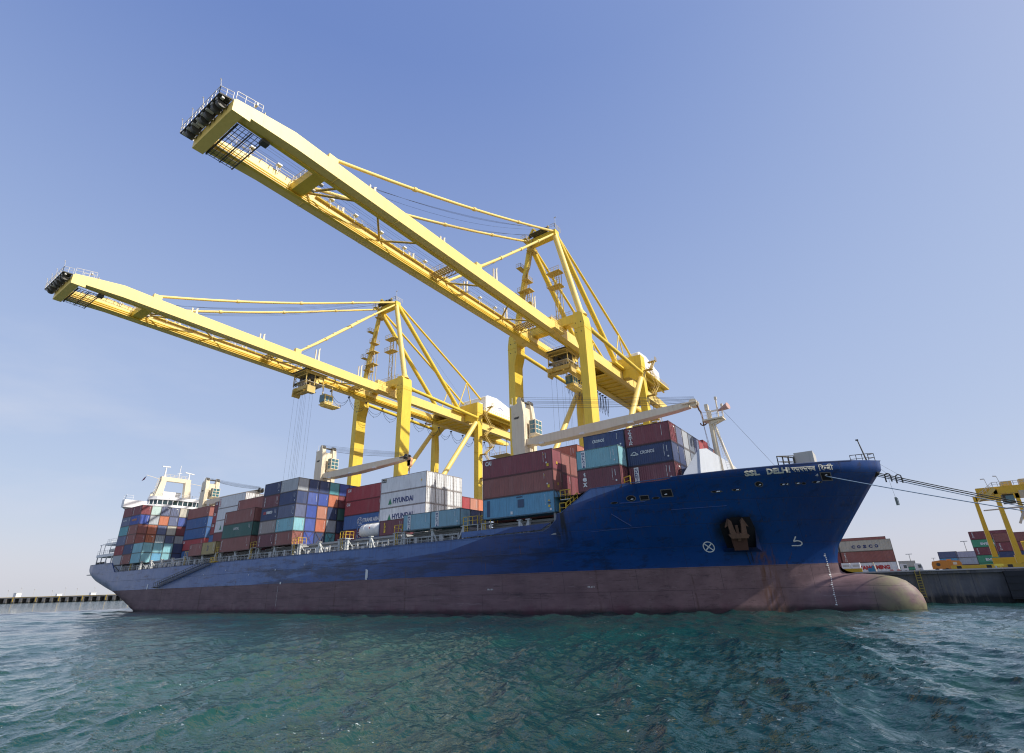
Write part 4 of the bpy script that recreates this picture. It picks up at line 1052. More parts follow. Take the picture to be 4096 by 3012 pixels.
# ship's own cranes ----------------------------------------------------------
def deck_crane(x, jib_end, pars, name_tag):
    """pedestal tower at x, jib reaching towards the bow; parts of the ship with sub-parts"""
    y0, y1 = 73.9, 77.9; zt = pars['top']; xl = x - 1.45; xr = x + 1.25; jz = pars['jz']
    q = MB()
    q.tube((x, 75.9, 9.9), (x, 75.9, jz - 3.6), 1.75, 20)
    zb_ = jz - 3.6
    for (ya, yb) in ((y0, y0 + 1.0), (y1 - 1.0, y1)):   # the two cheeks
        q.prism([(xl + .45, ya, zb_), (xr + .05, ya, zb_), (xr - .05, ya, zt - 2.9), (xr - .45, ya, zt - .2), (xr - .55, ya, zt + .3), (xr - 1.0, ya, zt + .55), (xr - 1.35, ya, zt + .2), (xr - 1.5, ya, zt - .7), (xl, ya, zt - 1.0), (xl, ya, jz + .3)], (0, yb - ya, 0))
    q.prism([(xl + .45, y0 + 1, zb_), (xr - .15, y0 + 1, zb_), (xr - .25, y0 + 1, jz - .7), (xl + .2, y0 + 1, jz - .7)], (0, y1 - y0 - 2, 0))
    q.prism([(xl + .1, y0 + 1, jz + 1.6), (xr - .3, y0 + 1, jz + 1.6), (xr - .6, y0 + 1, zt - 1.2), (xl + .1, y0 + 1, zt - 1.2)], (0, y1 - y0 - 2, 0))
    tower = q.build('crane_tower', M['cream'], ship)
    q = MB(); q.tube((xr - .95, y0 + .1, zt - .1), (xr - .95, y0 + .9, zt - .1), .62, 18); q.tube((xr - .95, y1 - .9, zt - .1), (xr - .95, y1 - .1, zt - .1), .62, 18); q.tube((xr - .9, y0 + .3, zt - .1), (xr - .9, y1 - .3, zt - .1), .2, 8)
    q.build('sheave', M['dark'], tower)
    q = MB(); q.box(xr + .05, xr + 1.5, y0 + 1.5, y0 + 3.6, jz + 1.7, jz + 4.3); q.prism([(xr + .05, y0 + 1.5, jz + 1.7), (xr + 1.5, y0 + 1.5, jz + 1.7), (xr + .9, y0 + 1.5, jz + 1.25), (xr + .05, y0 + 1.5, jz + 1.25)], (0, 2.1, 0))
    cab = q.build('crane_cab', M['cream'], tower)
    q = MB()
    for zz in (0, 1, 2):
        q.box(xr + 1.5, xr + 1.52, y0 + 1.62, y0 + 2.45, jz + 1.85 + zz * .82, jz + 2.5 + zz * .82); q.box(xr + 1.5, xr + 1.52, y0 + 2.6, y0 + 3.45, jz + 1.85 + zz * .82, jz + 2.5 + zz * .82)
        q.box(xr + .3, xr + 1.3, y0 + 1.48, y0 + 1.5, jz + 1.85 + zz * .82, jz + 2.55 + zz * .82)
    q.build('cab_window', M['cabglass'], cab)
    q = MB()
    for dy in (.15, .6): q.bar((xr + .25, y0 + 1.2 + dy, zb_ + .2), (xr + .15, y0 + 1.2 + dy, jz + 1.6), .06)
    for i in range(int((jz + 1.6 - zb_) / .32)): q.bar((xr + .22, y0 + 1.35, zb_ + .3 + i * .32), (xr + .22, y0 + 1.8, zb_ + .3 + i * .32), .045)
    q.build('tower_ladder', M['shipwhite'], tower)
    q = MB(); q.box(xl - .5, xl + .3, y0 + .2, y0 + .8, zt - 1.0, zt - .7); q.tube((xl - .1, y0 + .5, zt - .7), (xl - .1, y0 + .5, zt + .9), .04, 5); q.tube((xl - .45, y0 + .5, zt - .7), (xl - .45, y0 + .5, zt - .35), .18, 8); q.build('mast_lights', M['shipwhite'], tower)
    q = MB(); put_text(q, 'NMF', (xl + .55, y0 - .02, zt - 3.6), (1, 0, 0), (0, 0, 1), 1.15, .42, .05); q.build('lettering', M['black'], tower)
    # jib: tapered box girder hinged between the cheeks
    a = Vector((x - .4, 75.3, jz)); b = Vector(jib_end); L = (b - a).length; d = (b - a).normalized(); sd = Vector((0, 1, 0)); up = sd.cross(d) * -1
    def P(u, w, h): return a + d * (L * u) + sd * w + up * h
    q = MB()
    secs = [(0, .8, -.35, .55), (.10, .9, -.55, .60), (.12, 1.0, -.8, .62), (.5, 1.0, -.85, .68), (.93, .75, -.35, .62), (1.0, .7, -.15, .55)]
    V = []; Fc = []
    for (u, w, h0, h1) in secs: V += [P(u, -w, h0), P(u, w, h0), P(u, w, h1), P(u, -w, h1)]
    for i in range(len(secs) - 1):
        k = 4 * i
        for e in range(4): Fc.append((k + e, k + (e + 1) % 4, k + 4 + (e + 1) % 4, k + 4 + e))
    Fc += [(3, 2, 1, 0), tuple(len(V) - 4 + e for e in range(4))]
    q.add(V, Fc)
    for u in (.22, .45, .7): q.tube(P(u, -.2, .62), P(u, -.2, .95), .05, 5)
    jib = q.build('jib', M['cream'], ship)
    q = MB()
    for w in (-.45, .45): q.tube(P(1.02, w - .12, .35), P(1.02, w + .12, .35), .62, 16)
    q.bar(P(.97, -.8, .3), P(1.04, -.8, .3), .5, .08); q.build('jib_sheave', M['dark'] if name_tag else M['cream'], jib)
    q = MB()
    for u in (.16, .42, .70): c = P(u, -.95, -.75 + .2 * u); q.box(c.x - .45, c.x + .45, c.y - .25, c.y + .25, c.z - .18, c.z + .1)
    q.build('jib_floodlight', M['lamp'], jib)
    q = MB()
    for i, (w, h) in enumerate(((-1.2, .5), (-1.0, .25), (-.3, .1), (-.15, -.05), (0, -.2), (.6, -.35), (1.2, -.55), (1.35, -.6))):
        p0 = Vector((xr - .6, 75.9 + w * 1.35, zt + h * .9)); p1 = P(1.03, w * .45, .95 + h * .45); n = 10; pts = []
        for k in range(n + 1):
            t = k / n; c = p0.lerp(p1, t); c.z -= .35 * 4 * t * (1 - t) * (.4 + .12 * i); pts.append(c)
        q.path(pts, .022, 5)
    q.build('hoist_ropes', M['cable'], jib)
    q = MB(); hc = P(1.03, 0, .1); hk = pars['hook']
    if hk == 'dark':
        q.path([hc + Vector((.1, 0, 0)), hc + Vector((.3, 0, -.9)), hc + Vector((.5, 0, -1.3)), hc + Vector((.6, 0, -2.6))], .13, 6)
        q.path([hc + Vector((.6 + .42 * math.sin(t), 0, -3.0 - .32 * math.cos(t))) for t in np.linspace(-1.9, 1.9, 10)], .09, 6); q.tube(hc + Vector((.6, 0, -2.3)), hc + Vector((.6, 0, -3.3)), .12, 6)
        q.path([hc + Vector((.6, 0, -3.3)), hc + Vector((.9, .1, -6.5))], .025, 5); q.path([hc + Vector((.55, 0, -3.3)), hc + Vector((.75, .1, -6.5))], .025, 5)
        q.build('cargo_hook', M['anchor'], jib)
    elif hk == 'orange':
        q.tube(hc + Vector((.5, -.3, -.5)), hc + Vector((.5, .3, -.5)), .62, 14); q.tube(hc + Vector((.5, -.3, -1.4)), hc + Vector((.5, .3, -1.4)), .5, 14)
        q.prism([hc + Vector((.0, -.3, -.5)), hc + Vector((1.0, -.3, -.5)), hc + Vector((.9, -.3, -1.7)), hc + Vector((.1, -.3, -1.7))], (0, .6, 0))
        q.build('hook_block', paint('hook_block_paint', (.62, .33, .18), .5, .4, .3), jib)
        q = MB(); q.tube(hc + Vector((.5, 0, -1.8)), hc + Vector((.5, 0, -3.3)), .09, 6); q.path([hc + Vector((.5 + .35 * math.sin(t), 0, -3.5 - .3 * math.cos(t))) for t in np.linspace(-1.9, 1.9, 8)], .08, 6); q.build('cargo_hook', M['anchor'], jib)
    return tower
deck_crane(-50.45, (-20.3, 75.3, 27.55), dict(top=35.0, jz=26.9, hook='dark'), 0)
deck_crane(-109.0, (-80.6, 75.3, 28.9), dict(top=36.0, jz=28.9, hook='orange'), 1)
deck_crane(-165.2, (-136.2, 75.3, 28.6), dict(top=35.6, jz=28.6, hook=None), 1)

# superstructure, bridge, radar mast, stern decks -------------------------------
q = MB(); q.box(-193.0, -184.5, 66.5, 84.3, 9.75, 27.9); q.box(-196, -187, 70, 81, 27.9, 30.0); q.box(-197.5, -192, 72, 79, 27.9, 35.2)
acc = q.build('accommodation_block', M['shipwhite'], ship)
q = MB()
for k in range(6):
    for y in np.arange(67, 84, 2.3): q.box(-184.51, -184.49, y, y + .8, 11.2 + k * 2.7, 12.1 + k * 2.7)
q.build('cabin_windows', M['glass'], acc)
q = MB()
bz = 28.0
plan = [(-184.6, 60.45), (-182.9, 60.45), (-182.9, 66.6), (-181.6, 68.2), (-180.2, 72.4), (-180.2, 78.4), (-181.6, 82.6), (-182.9, 84.2), (-182.9, 90.35), (-184.6, 90.35), (-186.5, 84.5), (-189.5, 82), (-189.5, 69), (-186.5, 66.3)]
q.prism([(x, y, bz) for x, y in plan], (0, 0, 1.35))
q.prism([(-184.3, 61.0, bz), (-184.3, 66.5, bz), (-184.3, 66.5, bz - 2.4), (-184.3, 64.6, bz - 2.4)], (-.8, 0, 0)); q.prism([(-184.3, 89.8, bz), (-184.3, 84.3, bz), (-184.3, 84.3, bz - 2.4), (-184.3, 86.2, bz - 2.4)], (-.8, 0, 0))
bodyp = [(-183.2, 67.0), (-181.6, 68.6), (-180.5, 72.5), (-180.5, 78.3), (-181.6, 82.2), (-183.2, 83.8), (-189.3, 82), (-189.3, 69)]
def scale_plan(pl, f): 
    cx_ = -184.8; return [(cx_ + (x - cx_) * f, YC + (y - YC) * f) for x, y in pl]
q.prism([(x, y, bz + 1.35) for x, y in bodyp], (0, 0, .1)); q.prism([(x, y, bz + 2.85) for x, y in scale_plan(bodyp, 1.06)], (0, 0, .95))
for a, b in ((60.45, 66.4), (84.4, 90.35)): q.box(-183.05, -182.88, a, b, bz + 1.34, bz + 2.2); q.box(-184.6, -184.4, a, b, bz + 1.34, bz + 2.2)
q.box(-184.4, -183.05, 60.45, 60.6, bz + 1.34, bz + 2.2); q.box(-184.4, -183.05, 90.2, 90.35, bz + 1.34, bz + 2.2)
for i in range(len(bodyp)):      # window posts
    a = Vector((*bodyp[i], 0)); b = Vector((*bodyp[(i + 1) % len(bodyp)], 0)); n = max(1, round((b - a).length / 1.5))
    for k in range(n): c = a + (b - a) * k / n; q.box(c.x - .1, c.x + .1, c.y - .1, c.y + .1, bz + 1.45, bz + 2.85)
br = q.build('bridge', M['white'], ship)
q = MB(); q.prism([(x, y, bz + 1.5) for x, y in scale_plan(bodyp, .985)], (0, 0, 1.33)); q.build('bridge_window', M['glass'], br)
q = MB(); q.rail([(-184.4, 60.6, bz + 2.2), (-183.0, 60.6, bz + 2.2), (-183.0, 62.5, bz + 2.2)], 1.3, .03, 1.3)
q.rail([(-188, 69.5, bz + 3.8), (-181.5, 69.5, bz + 3.8), (-180.8, 73, bz + 3.8), (-180.8, 78, bz + 3.8), (-181.5, 81.5, bz + 3.8)], 1.0, .03, 1.4);  q.build('bridge_rail', M['white'], br)
q = MB(); 
for y in (70.9, 80.1):
    s_ = 1 if y < YC else -1
    q.prism([(-188.6, y - 1.15, 31.2), (-188.6, y + 1.15, 31.2), (-188.6, y + s_ * 1.0 + .75, 38.6), (-188.6, y + s_ * 1.0 - .75, 38.6)], (-1.6, 0, 0))
q.box(-190.1, -188.7, 71.0, 80.0, 38.0, 39.3)
mast = q.build('radar_mast', M['cream'], ship)
q = MB(); q.tube((-189.4, 72, 39.3), (-189.4, 72, 42.4), .3, 8, .18); q.bar((-189.4, 70.8, 42.6), (-189.4, 73.2, 42.7), .3); q.tube((-189.4, 79.4, 39.3), (-189.4, 79.4, 41.3), .25, 8, .16); q.bar((-189.4, 78.0, 41.6), (-189.4, 80.9, 41.3), .28)
q.tube((-189.4, 76.3, 39.3), (-189.4, 76.3, 43.6), .12, 6); q.bar((-189.4, 75.6, 40.8), (-189.4, 77.0, 41.2), .12); q.build('radar_scanner', M['shipwhite'], mast)
q = MB(); q.bar((-189.4, 71.5, 38.3), (-189.4, 66.8, 39.2), .1); q.bar((-189.4, 80, 38.2), (-189.4, 84.6, 37.8), .1); q.rail([(-189.4, 72.5, 39.3), (-189.4, 79.5, 39.3)], 1.0, .03, 1.2)
q.tube((-188.5, 69.6, 31.4), (-189.0, 70.7, 38.8), .06, 5); q.tube((-188.5, 69.1, 31.4), (-189.0, 70.3, 38.8), .06, 5)
for i in range(14): q.bar((-188.55, 69.1 + i * .085, 31.8 + i * .5), (-188.55, 69.6 + i * .08, 31.8 + i * .5), .05)
q.tube((-187.6, 68.7, 31.3), (-187.6, 68.7, 33.2), .4, 8); q.build('mast_yard', M['cream'], mast)
q = MB(); q.tube((-187, 82.6, 31.3), (-187, 83.4, 37.0), .1, 6); q.tube((-187, 84.2, 31.3), (-187, 83.4, 35.5), .08, 6); q.bar((-187, 82.4, 35.2), (-187, 84.2, 34.6), .1); q.tube((-187, 84.3, 32.2), (-187, 84.3, 33.3), .42, 10); q.build('signal_mast', M['cream'], ship)
fl = MB(); fl.add([(-189.4, 66.9, 38.9), (-189.4, 66.5, 37.6), (-190.6, 66.2, 37.3), (-190.8, 66.8, 38.5)], [(0, 1, 2, 3)]); fo = fl.build('courtesy_flag', paint('flag_maroon', (.10, .01, .04), .8, .1)); tag(fo, 'small dark red flag flying from the yard of the radar mast', 'flag')

q = MB()   # stern decks
for (x0, x1, y0, z) in ((-199.3, -183.4, 62.2, 14.6), (-196.5, -184.2, 62.8, 18.0)):
    q.box(x0, x1, y0, 2 * YC - y0, z, z + (.75 if z < 15 else .6))
for x in (-198.9, -195.6, -192.0, -188.0, -184.0):
    q.box(x, x + .25, 62.3, 62.55, 12.0, 14.6)
for x in (-198.6, -195.5, -191): q.box(x, x + .15, 62.5, 62.65, 15.3, 18.3)
q.box(-190.8, -184.3, 64.0, 68, 9.8, 14.6); q.box(-199.0, -195.0, 62.4, 62.5, 18.1, 18.2)
for yy in (62.5, 64.5, 66.5): q.bar((-199.2, yy, 18.2), (-196.4, yy, 18.3), .12)
st = q.build('stern_platform', M['shipwhite'], ship)
q = MB(); q.rail([(-199.2, 62.3, 15.35), (-186, 62.3, 15.35)], 1.1, .03, 1.5); q.rail([(-195.5, 62.9, 18.6), (-184.3, 62.9, 18.6)], 1.1, .03, 1.3); q.build('stern_rail', M['shipwhite'], st)
q = MB(); q.tube((-193.5, 63.6, 16.4), (-188.4, 63.6, 16.4), .5, 10); q.box(-187.6, -186.6, 63.2, 64.0, 16.0, 17.1); q.build('stern_machinery', M['galv'], st)
q = MB()
for x in (-198.3, -196.2, -193.5): q.tube((x, 62.6, 12.3), (x, 62.6, 13.2), .35, 8); q.tube((x + .9, 62.6, 12.3), (x + .9, 62.6, 13.2), .35, 8)
q.build('mooring_bitts', M['dark'], ship)

# ------------------------------------------------------------------ gantry cranes on the quay
QZ = 3.85
def gantry_crane(cx, ty, which, bunched):
    t = empty('gantry_crane', (cx, 116, QZ))
    tag(t, {'near': 'nearer and larger of the two yellow quay cranes, boom over the bow half', 'far': 'farther yellow quay crane, boom over the stern half with trolley run out'}[which], 'crane', 'quay gantry cranes')
    y_, bm = M['yellow'], M['boom']
    X = lambda v: cx + v
    for s in (-1, 1):
        q = MB()   # waterside leg: box column with a wide haunched head
        xi, xo = s * 9.15, s * 11.05
        q.prism([(X(xi), 98.6, QZ + 1.8), (X(xo), 98.6, QZ + 1.8), (X(xo), 98.6, 57.6), (X(xo), 98.6, 61.0), (X(s * 10.7), 98.6, 63.6), (X(s * 10.0), 98.6, 64.3), (X(s * 8.3), 98.6, 64.3), (X(s * 8.3), 98.6, 58.5), (X(xi), 98.6, 55.5)][::s], (0, 3.6, 0))
        q.box(min(X(s * 8.25), X(s * 11.1)), max(X(s * 8.25), X(s * 11.1)), 98.5, 102.3, 60.0, 60.12)
        lg = q.build('leg', y_, t)
        b = MB()
        for zz in (58.9, 61.4):
            for xx in (8.8, 10.2):
                b.tube((X(s * xx), 98.62, zz), (X(s * xx), 98.5, zz), .12, 8)
        b.build('bolt_plate', M['dark'], lg)
        q = MB(); q.prism([(X(xi), 134, QZ + 1.8), (X(xo), 134, QZ + 1.8), (X(xo), 134, 51.5), (X(s * 10.9), 134, 61.9), (X(s * 9.9), 134, 61.9), (X(xi), 134, 51.5)][::s], (0, 2.2, 0))
        q.box(min(X(xi), X(xo)) - .02, max(X(xi), X(xo)) + .02, 133.9, 136.3, 46.0, 46.1)
        q.build('leg', y_, t)
        q = MB(); q.tube((X(s * 10.3), 133.6, 58.2), (X(s * 10.3), 102.3, 15.5), .78, 14); q.build('diagonal_brace', M['boom'], t)
        q = MB(); q.tube((X(s * 10.6), 102.2, 60.9), (X(s * 10.6), 134.6, 60.0), .52, 12); q.tube((X(s * 10.6), 102.2, 60.9), (X(s * 10.6), 103.4, 60.86), .62, 12); q.build('tie_tube', y_, t)
        q = MB(); q.tube((X(s * 9.7), 100.3, 64.2), (X(s * 3.85), 100.3, 90.0), .78, 16, .72); q.tube((X(s * 9.9), 100.3, 63.6), (X(s * 9.5), 100.3, 65.2), 1.25, 16, .8)
        ml = q.build('mast_leg', bm if s > 0 else y_, t)
        q = MB(); q.tube((X(s * 4.0), 100.9, 89.8), (X(s * 4.3), 133.4, 61.8), .70, 14); q.build('back_strut', y_, t)
        q = MB(); q.path([(X(s * 3.9), 101.4, 90.4), (X(s * 4.3), 135.6, 74.3), (X(s * 4.3), 160.5, 61.8)], .36, 10)
        q.tube((X(s * 4.3), 135.6, 74.2), (X(s * 4.3), 130.0, 61.8), .17, 8); q.tube((X(s * 4.3), 135.6, 74.2), (X(s * 4.3), 139.8, 61.8), .17, 8); q.build('back_stay', y_, t)
        # forestays with joints
        for (ye, ze) in ((33.4, 62.6), (67.4, 62.1)):
            a = Vector((X(s * 3.85), 99.6, 90.6 if ye < 50 else 89.6)); b = Vector((X(s * 4.2), ye, ze)); q = MB(); n = 12; pts = []
            sg = .9 if ye < 50 else .2
            for i in range(n + 1): c = a.lerp(b, i / n); c.z -= sg * 4 * (i / n) * (1 - i / n); pts.append(c)
            q.path(pts, .29, 10)
            for i in (3, 6, 9): d = (pts[i + 1] - pts[i]).normalized(); q.tube(pts[i] - d * .35, pts[i] + d * .35, .42, 10)
            q.box(b.x - .5, b.x + .5, ye - .9, ye + .7, 61.5, 62.75); q.build('forestay', bm, t)
        # girder: tapered nose, parallel box, cranked tail
        gx0, gx1 = X(s * 3.45), X(s * 4.95)
        gx0, gx1 = min(gx0, gx1), max(gx0, gx1)
        q = MB(); q.prism([(gx0, 18.9, 58.95), (gx0, 27.5, 59.3), (gx0, 96, 59.2), (gx0, 96, 61.6), (gx0, 34, 61.7), (gx0, 27.0, 61.85), (gx0, 22.0, 61.05), (gx0, 18.9, 60.5)], (gx1 - gx0, 0, 0))
        for yy in (22.6, 34.2, 46.0, 58.0, 70.0, 82.0): q.box(gx0 - .012, gx1 + .012, yy, yy + .05, 59.1, 61.5)
        bo = q.build('boom_girder', bm, t)
        q = MB(); q.prism([(gx0, 96.1, 59.1), (gx0, 164, 59.3), (gx0, 172, 60.2), (gx0, 172, 61.2), (gx0, 164, 62.0), (gx0, 96.1, 61.75)], (gx1 - gx0, 0, 0)); q.box(gx0 - .03, gx1 + .03, 127.0, 127.1, 59.2, 61.9); q.build('main_girder', bm, t)
        # trolley rail flange on the inner face
        ri = X(s * 3.4); q = MB(); q.box(min(ri, ri - s * .55), max(ri, ri - s * .55), 19.8, 168, 59.28, 59.42); q.box(min(ri, ri - s * .42), max(ri, ri - s * .42), 19.8, 168, 59.75, 59.95); q.tube((ri - s * .18, 20, 60.25), (ri - s * .18, 168, 60.25), .16, 6); q.build('trolley_rail', y_, t)
        # hinge brackets and walkway platform by the hinge
        q = MB(); q.box(X(s * 4.0) - .6, X(s * 4.0) + .6, 94.5, 97.5, 61.7, 62.9); q.box(min(X(s * 5.02), X(s * 6.0)), max(X(s * 5.02), X(s * 6.0)), 93.8, 98.4, 59.3, 59.45); q.build('boom_hinge', bm, t)
        q = MB(); q.rail([(X(s * 6.0), 93.8, 59.4), (X(s * 6.0), 98.4, 59.4)], 1.1, .03, 1); q.rail([(X(s * 5.0), 93.8, 61.75), (X(s * 5.0), 98.0, 61.75)], 1.1, .03, 1.2); q.build('hinge_rail', M['yellow2'], t)
        # guide horns standing on the girder
        for yy, h in ((41.3, 1.7), (57.6, 1.8), (73.6, 3.9), (88.2, 4.1)):
            q = MB(); q.prism([(X(s * 4.0) - .12, yy, 61.8), (X(s * 4.0) - .12, yy + .55, 61.8), (X(s * 4.0) - .12, yy + .38, 61.8 + h * .8), (X(s * 4.0) - .12, yy + .5, 61.8 + h), (X(s * 4.0) - .12, yy + .05, 61.8 + h * .85)], (.24, 0, 0))
            q.prism([(X(s * 4.0) - .12, yy - .9, 61.8), (X(s * 4.0) - .12, yy - .6, 61.8), (X(s * 4.0) - .12, yy - .6, 61.8 + h * .75), (X(s * 4.0) - .12, yy - .85, 61.8 + h * .8)], (.24, 0, 0)); q.build('rope_guide', M['cream'], t)
    # upper portal beam with hanging haunches, apex beam, landside portal
    q = MB(); q.box(X(-8.35), X(8.35), 99.0, 101.2, 61.95, 64.2)
    q.prism([(X(8.3), 99.1, 61.95), (X(6.4), 99.1, 61.95), (X(8.3), 99.1, 60.4)], (0, 2, 0)); q.prism([(X(-8.3), 99.1, 61.95), (X(-6.4), 99.1, 61.95), (X(-8.3), 99.1, 60.4)], (0, 2, 0))
    for s in (-1, 1): q.box(X(s * 4.2) - .9, X(s * 4.2) + .9, 98.9, 101.3, 61.7, 61.95)
    pb = q.build('portal_beam', y_, t)
    q = MB(); q.rail([(X(-8.3), 99.05, 64.2), (X(8.3), 99.05, 64.2)], 1.1, .03, 1.3); q.build('portal_rail', M['yellow2'], pb)
    q = MB(); q.box(X(-4.6), X(4.6), 99.5, 101.4, 89.2, 91.0); q.prism([(X(-1.6), 99.4, 90.9), (X(.1), 99.4, 90.9), (X(-1.9), 99.4, 92.9), (X(-2.6), 99.4, 92.6)], (0, .4, 0))
    q.bar((X(-3.6), 99.0, 91.0), (X(-1.6), 98.6, 93.2), .5); q.bar((X(-1.6), 98.6, 93.2), (X(-.2), 99.6, 91.0), .4); q.bar((X(2.2), 99.2, 91), (X(2.8), 99.0, 92.4), .4)
    ap = q.build('apex_beam', y_, t)
    q = MB(); q.box(X(-2.0), X(2.4), 97.4, 99.4, 90.9, 91.0)
    for xx in (-3.0, -2.2, 1.9, 2.6): q.tube((X(xx), 98.9, 91.5), (X(xx + .35), 98.9, 91.5), .55, 14)
    q.build('apex_sheave', M['dark'], ap)
    q = MB(); q.rail([(X(-4.6), 99.0, 91), (X(-4.6), 102, 91)], 1.1, .03, 1); q.build('apex_rail', M['galv'], ap); q = MB(); q.rail([(X(3.4), 98.9, 91), (X(4.8), 98.9, 91), (X(4.8), 102, 91)], 1.3, .04, .8); q.tube((X(4.9), 99.2, 91), (X(4.9), 99.2, 94.2), .05, 5); q.bar((X(4.6), 99.2, 94.2), (X(5.3), 99.2, 94.3), .14); q.build('apex_rail', M['galv'], ap)
    q = MB(); q.box(X(-11.0), X(11.0), 133.6, 136.6, 61.95, 65.6)
    for s in (-1, 1): q.prism([(X(s * 5.1), 133.7, 61.95), (X(s * 10.9), 133.7, 61.95), (X(s * 10.9), 133.7, 57.6), (X(s * 9.6), 133.7, 57.6), (X(s * 6.8), 133.7, 59.6), (X(s * 5.1), 133.7, 59.6)][::s], (0, 2.7, 0))
    q.build('landside_beam', y_, t)
    q = MB(); q.box(X(-11.0), X(11.0), 99.2, 101.8, 17.2, 19.8); q.box(X(-11.0), X(11.0), 134.2, 136.0, 17.2, 19.8)
    for s in (-1, 1): q.box(X(s * 10.1) - .8, X(s * 10.1) + .8, 102.2, 134, 17.2, 19.4); q.box(X(s * 10.1) - .9, X(s * 10.1) + .9, 97.5, 138.0, QZ + 1.4, QZ + 3.2)
    q.build('sill_beam', y_, t)
    for s in (-1, 1):
        for yy in (98.6, 134):
            q = MB()
            for k in range(4): q.tube((X(s * 10.1) - .3 + (k - 1.5) * 1.5, yy + 1.2, QZ + .5), (X(s * 10.1) + .3 + (k - 1.5) * 1.5, yy + 1.2, QZ + .5), .48, 12)
            q.box(X(s * 10.1) - 3, X(s * 10.1) + 3, yy + .9, yy + 1.6, QZ + .7, QZ + 1.6); q.build('bogie', M['dark'], t)
    # nose of the boom: cross beam, sheave platform, lamps
    q = MB(); q.box(X(-5.05), X(5.05), 18.7, 20.1, 58.45, 60.2); q.box(X(4.98), X(5.06), 18.7, 21.0, 58.4, 59.7); q.box(X(-.04), X(.04), 20.1, 20.16, 58.5, 60.1); q.build('boom_nose_beam', M['boom'], t)
    q = MB(); q.box(X(-5.9), X(4.3), 17.2, 18.68, 60.32, 60.42)
    for xx in np.arange(-5.6, 4.2, .85): q.bar((X(xx), 17.2, 60.2), (X(xx), 18.68, 60.2), .1, .25)
    for xx in (-4.6, -3.3, -1.0, .2, 2.0, 3.2): q.tube((X(xx), 18.0, 59.8), (X(xx + .5), 18.0, 59.8), .62, 16)
    q.bar((X(4.6), 18.7, 60.3), (X(4.2), 17.2, 60.4), .2)
    np_ = q.build('nose_platform', M['dark'], t)
    q = MB()
    for i_, xx in enumerate(np.arange(-5.4, 4.0, .62)): q.box(X(xx), X(xx) + .42, 17.3 + .3 * (i_ % 2), 17.9 + .3 * ((i_ * 7) % 3), 59.95, 60.24)
    q.build('platform_grating', M['galv'], np_)
    q = MB(); q.rail([(X(-5.9), 17.2, 60.4), (X(4.3), 17.2, 60.4), (X(4.6), 18.7, 60.5)], 1.1, .028, 1.0); q.rail([(X(5.0), 18.9, 60.6), (X(5.0), 22.2, 61.2)], 1.1, .03, 1.0); q.rail([(X(-5.9), 17.2, 60.4), (X(-5.9), 18.9, 60.4)], 1.1, .03, 1); q.rail([(X(3.5), 20.5, 60.9), (X(3.5), 22.2, 61.2)], 1.1, .03, 1)
    q.box(X(4.6), X(5.2), 21.3, 21.5, 61.5, 61.9); q.build('nose_rail', M['galv'], np_)
    for xx in (-5.8, -3.0, -.2, 4.2):
        q = MB(); q.path([(X(xx), 17.2, 60.5), (X(xx), 17.2, 61.9), (X(xx) - .08, 17.15, 62.25), (X(xx) - .02, 17.1, 62.6)], .045, 5); q.tube((X(xx) - .02, 17.1, 62.6), (X(xx) - .15, 17.05, 62.75), .08, 6)
        q.build('nose_lamp', M['galv'], np_)
    q = MB()
    for yy in np.arange(20.3, 24.0, .55): q.bar((X(-4.9), yy, 58.75), (X(3.2), yy, 58.75), .06)
    for xx in np.arange(-4.8, 3.3, .8): q.bar((X(xx), 20.2, 58.7), (X(xx), 24.0, 58.7), .06)
    for yy in (20.4, 22.2, 23.9): q.bar((X(-4.9), yy, 58.65), (X(3.3), yy, 58.65), .14)
    q.box(X(2.4), X(3.4), 23.6, 24.6, 58.5, 59.0); q.build('safety_grid', M['dark'], t)
    # cross ties and K bracing between the girders
    q = MB(); q.box(X(-3.6), X(3.5), 31.7, 33.6, 59.5, 60.9); o = q.build('cross_tie', y_, t)
    r = MB(); r.rail([(X(-3.4), 31.8, 60.9), (X(3.4), 31.8, 60.9)], 1.0, .035, 1.1); r.build('tie_rail', M['galv'], o)
    q = MB(); q.box(X(2.4), X(3.3), 33.7, 34.4, 59.6, 60.3); q.tube((X(-1), 33.6, 60), (X(-1), 34.3, 60), .3, 8); q.tube((X(1), 33.6, 60), (X(1), 34.3, 60), .3, 8); q.build('rope_sheave', M['galv'], o)
    for y0, y1 in ((62.2, 64.0), (90.2, 92.6)):
        q = MB()
        for yy in (y0, y1):
            q.bar((X(-3.4), yy, 60.9), (X(3.4), yy, 60.9), .14); q.bar((X(-3.4), yy, 60.0), (X(3.4), yy, 60.0), .14)
            for k in range(6): q.bar((X(-3.3 + k * 1.1), yy, 60.0), (X(-2.2 + k * 1.1), yy, 60.9), .08)
        for k in range(13): q.box(X(-3.4 + k * .54), X(-3.4 + k * .54) + .4, y0, y1, 60.93, 60.99)
        o = q.build('cross_tie', M['yellow2'], t); r = MB(); r.rail([(X(-3.4), y0, 61), (X(3.4), y0, 61)], 1.1, .03, 1.1); r.rail([(X(-3.4), y1, 61), (X(3.4), y1, 61)], 1.1, .03, 1.1); r.build('tie_rail', M['galv'], o)
    for ya, yb in ((34.1, 37.4), (34.3, 42.0), (49.2, 42.6), (49.4, 55.0), (66.5, 73.0), (85.5, 79.5), (85.7, 91.5)):
        q = MB(); q.tube((X(-3.5), ya, 61.1), (X(3.5), yb, 60.6), .19, 8); q.build('lateral_brace', M['grime'], t)
    # walkway, handrail and floodlights on the far girder
    q = MB(); q.rail([(X(-3.45), 21, 61.75), (X(-3.45), 133, 61.8)], 1.1, .024, 2.2); q.build('walkway_rail', M['galv'], t)
    q = MB()
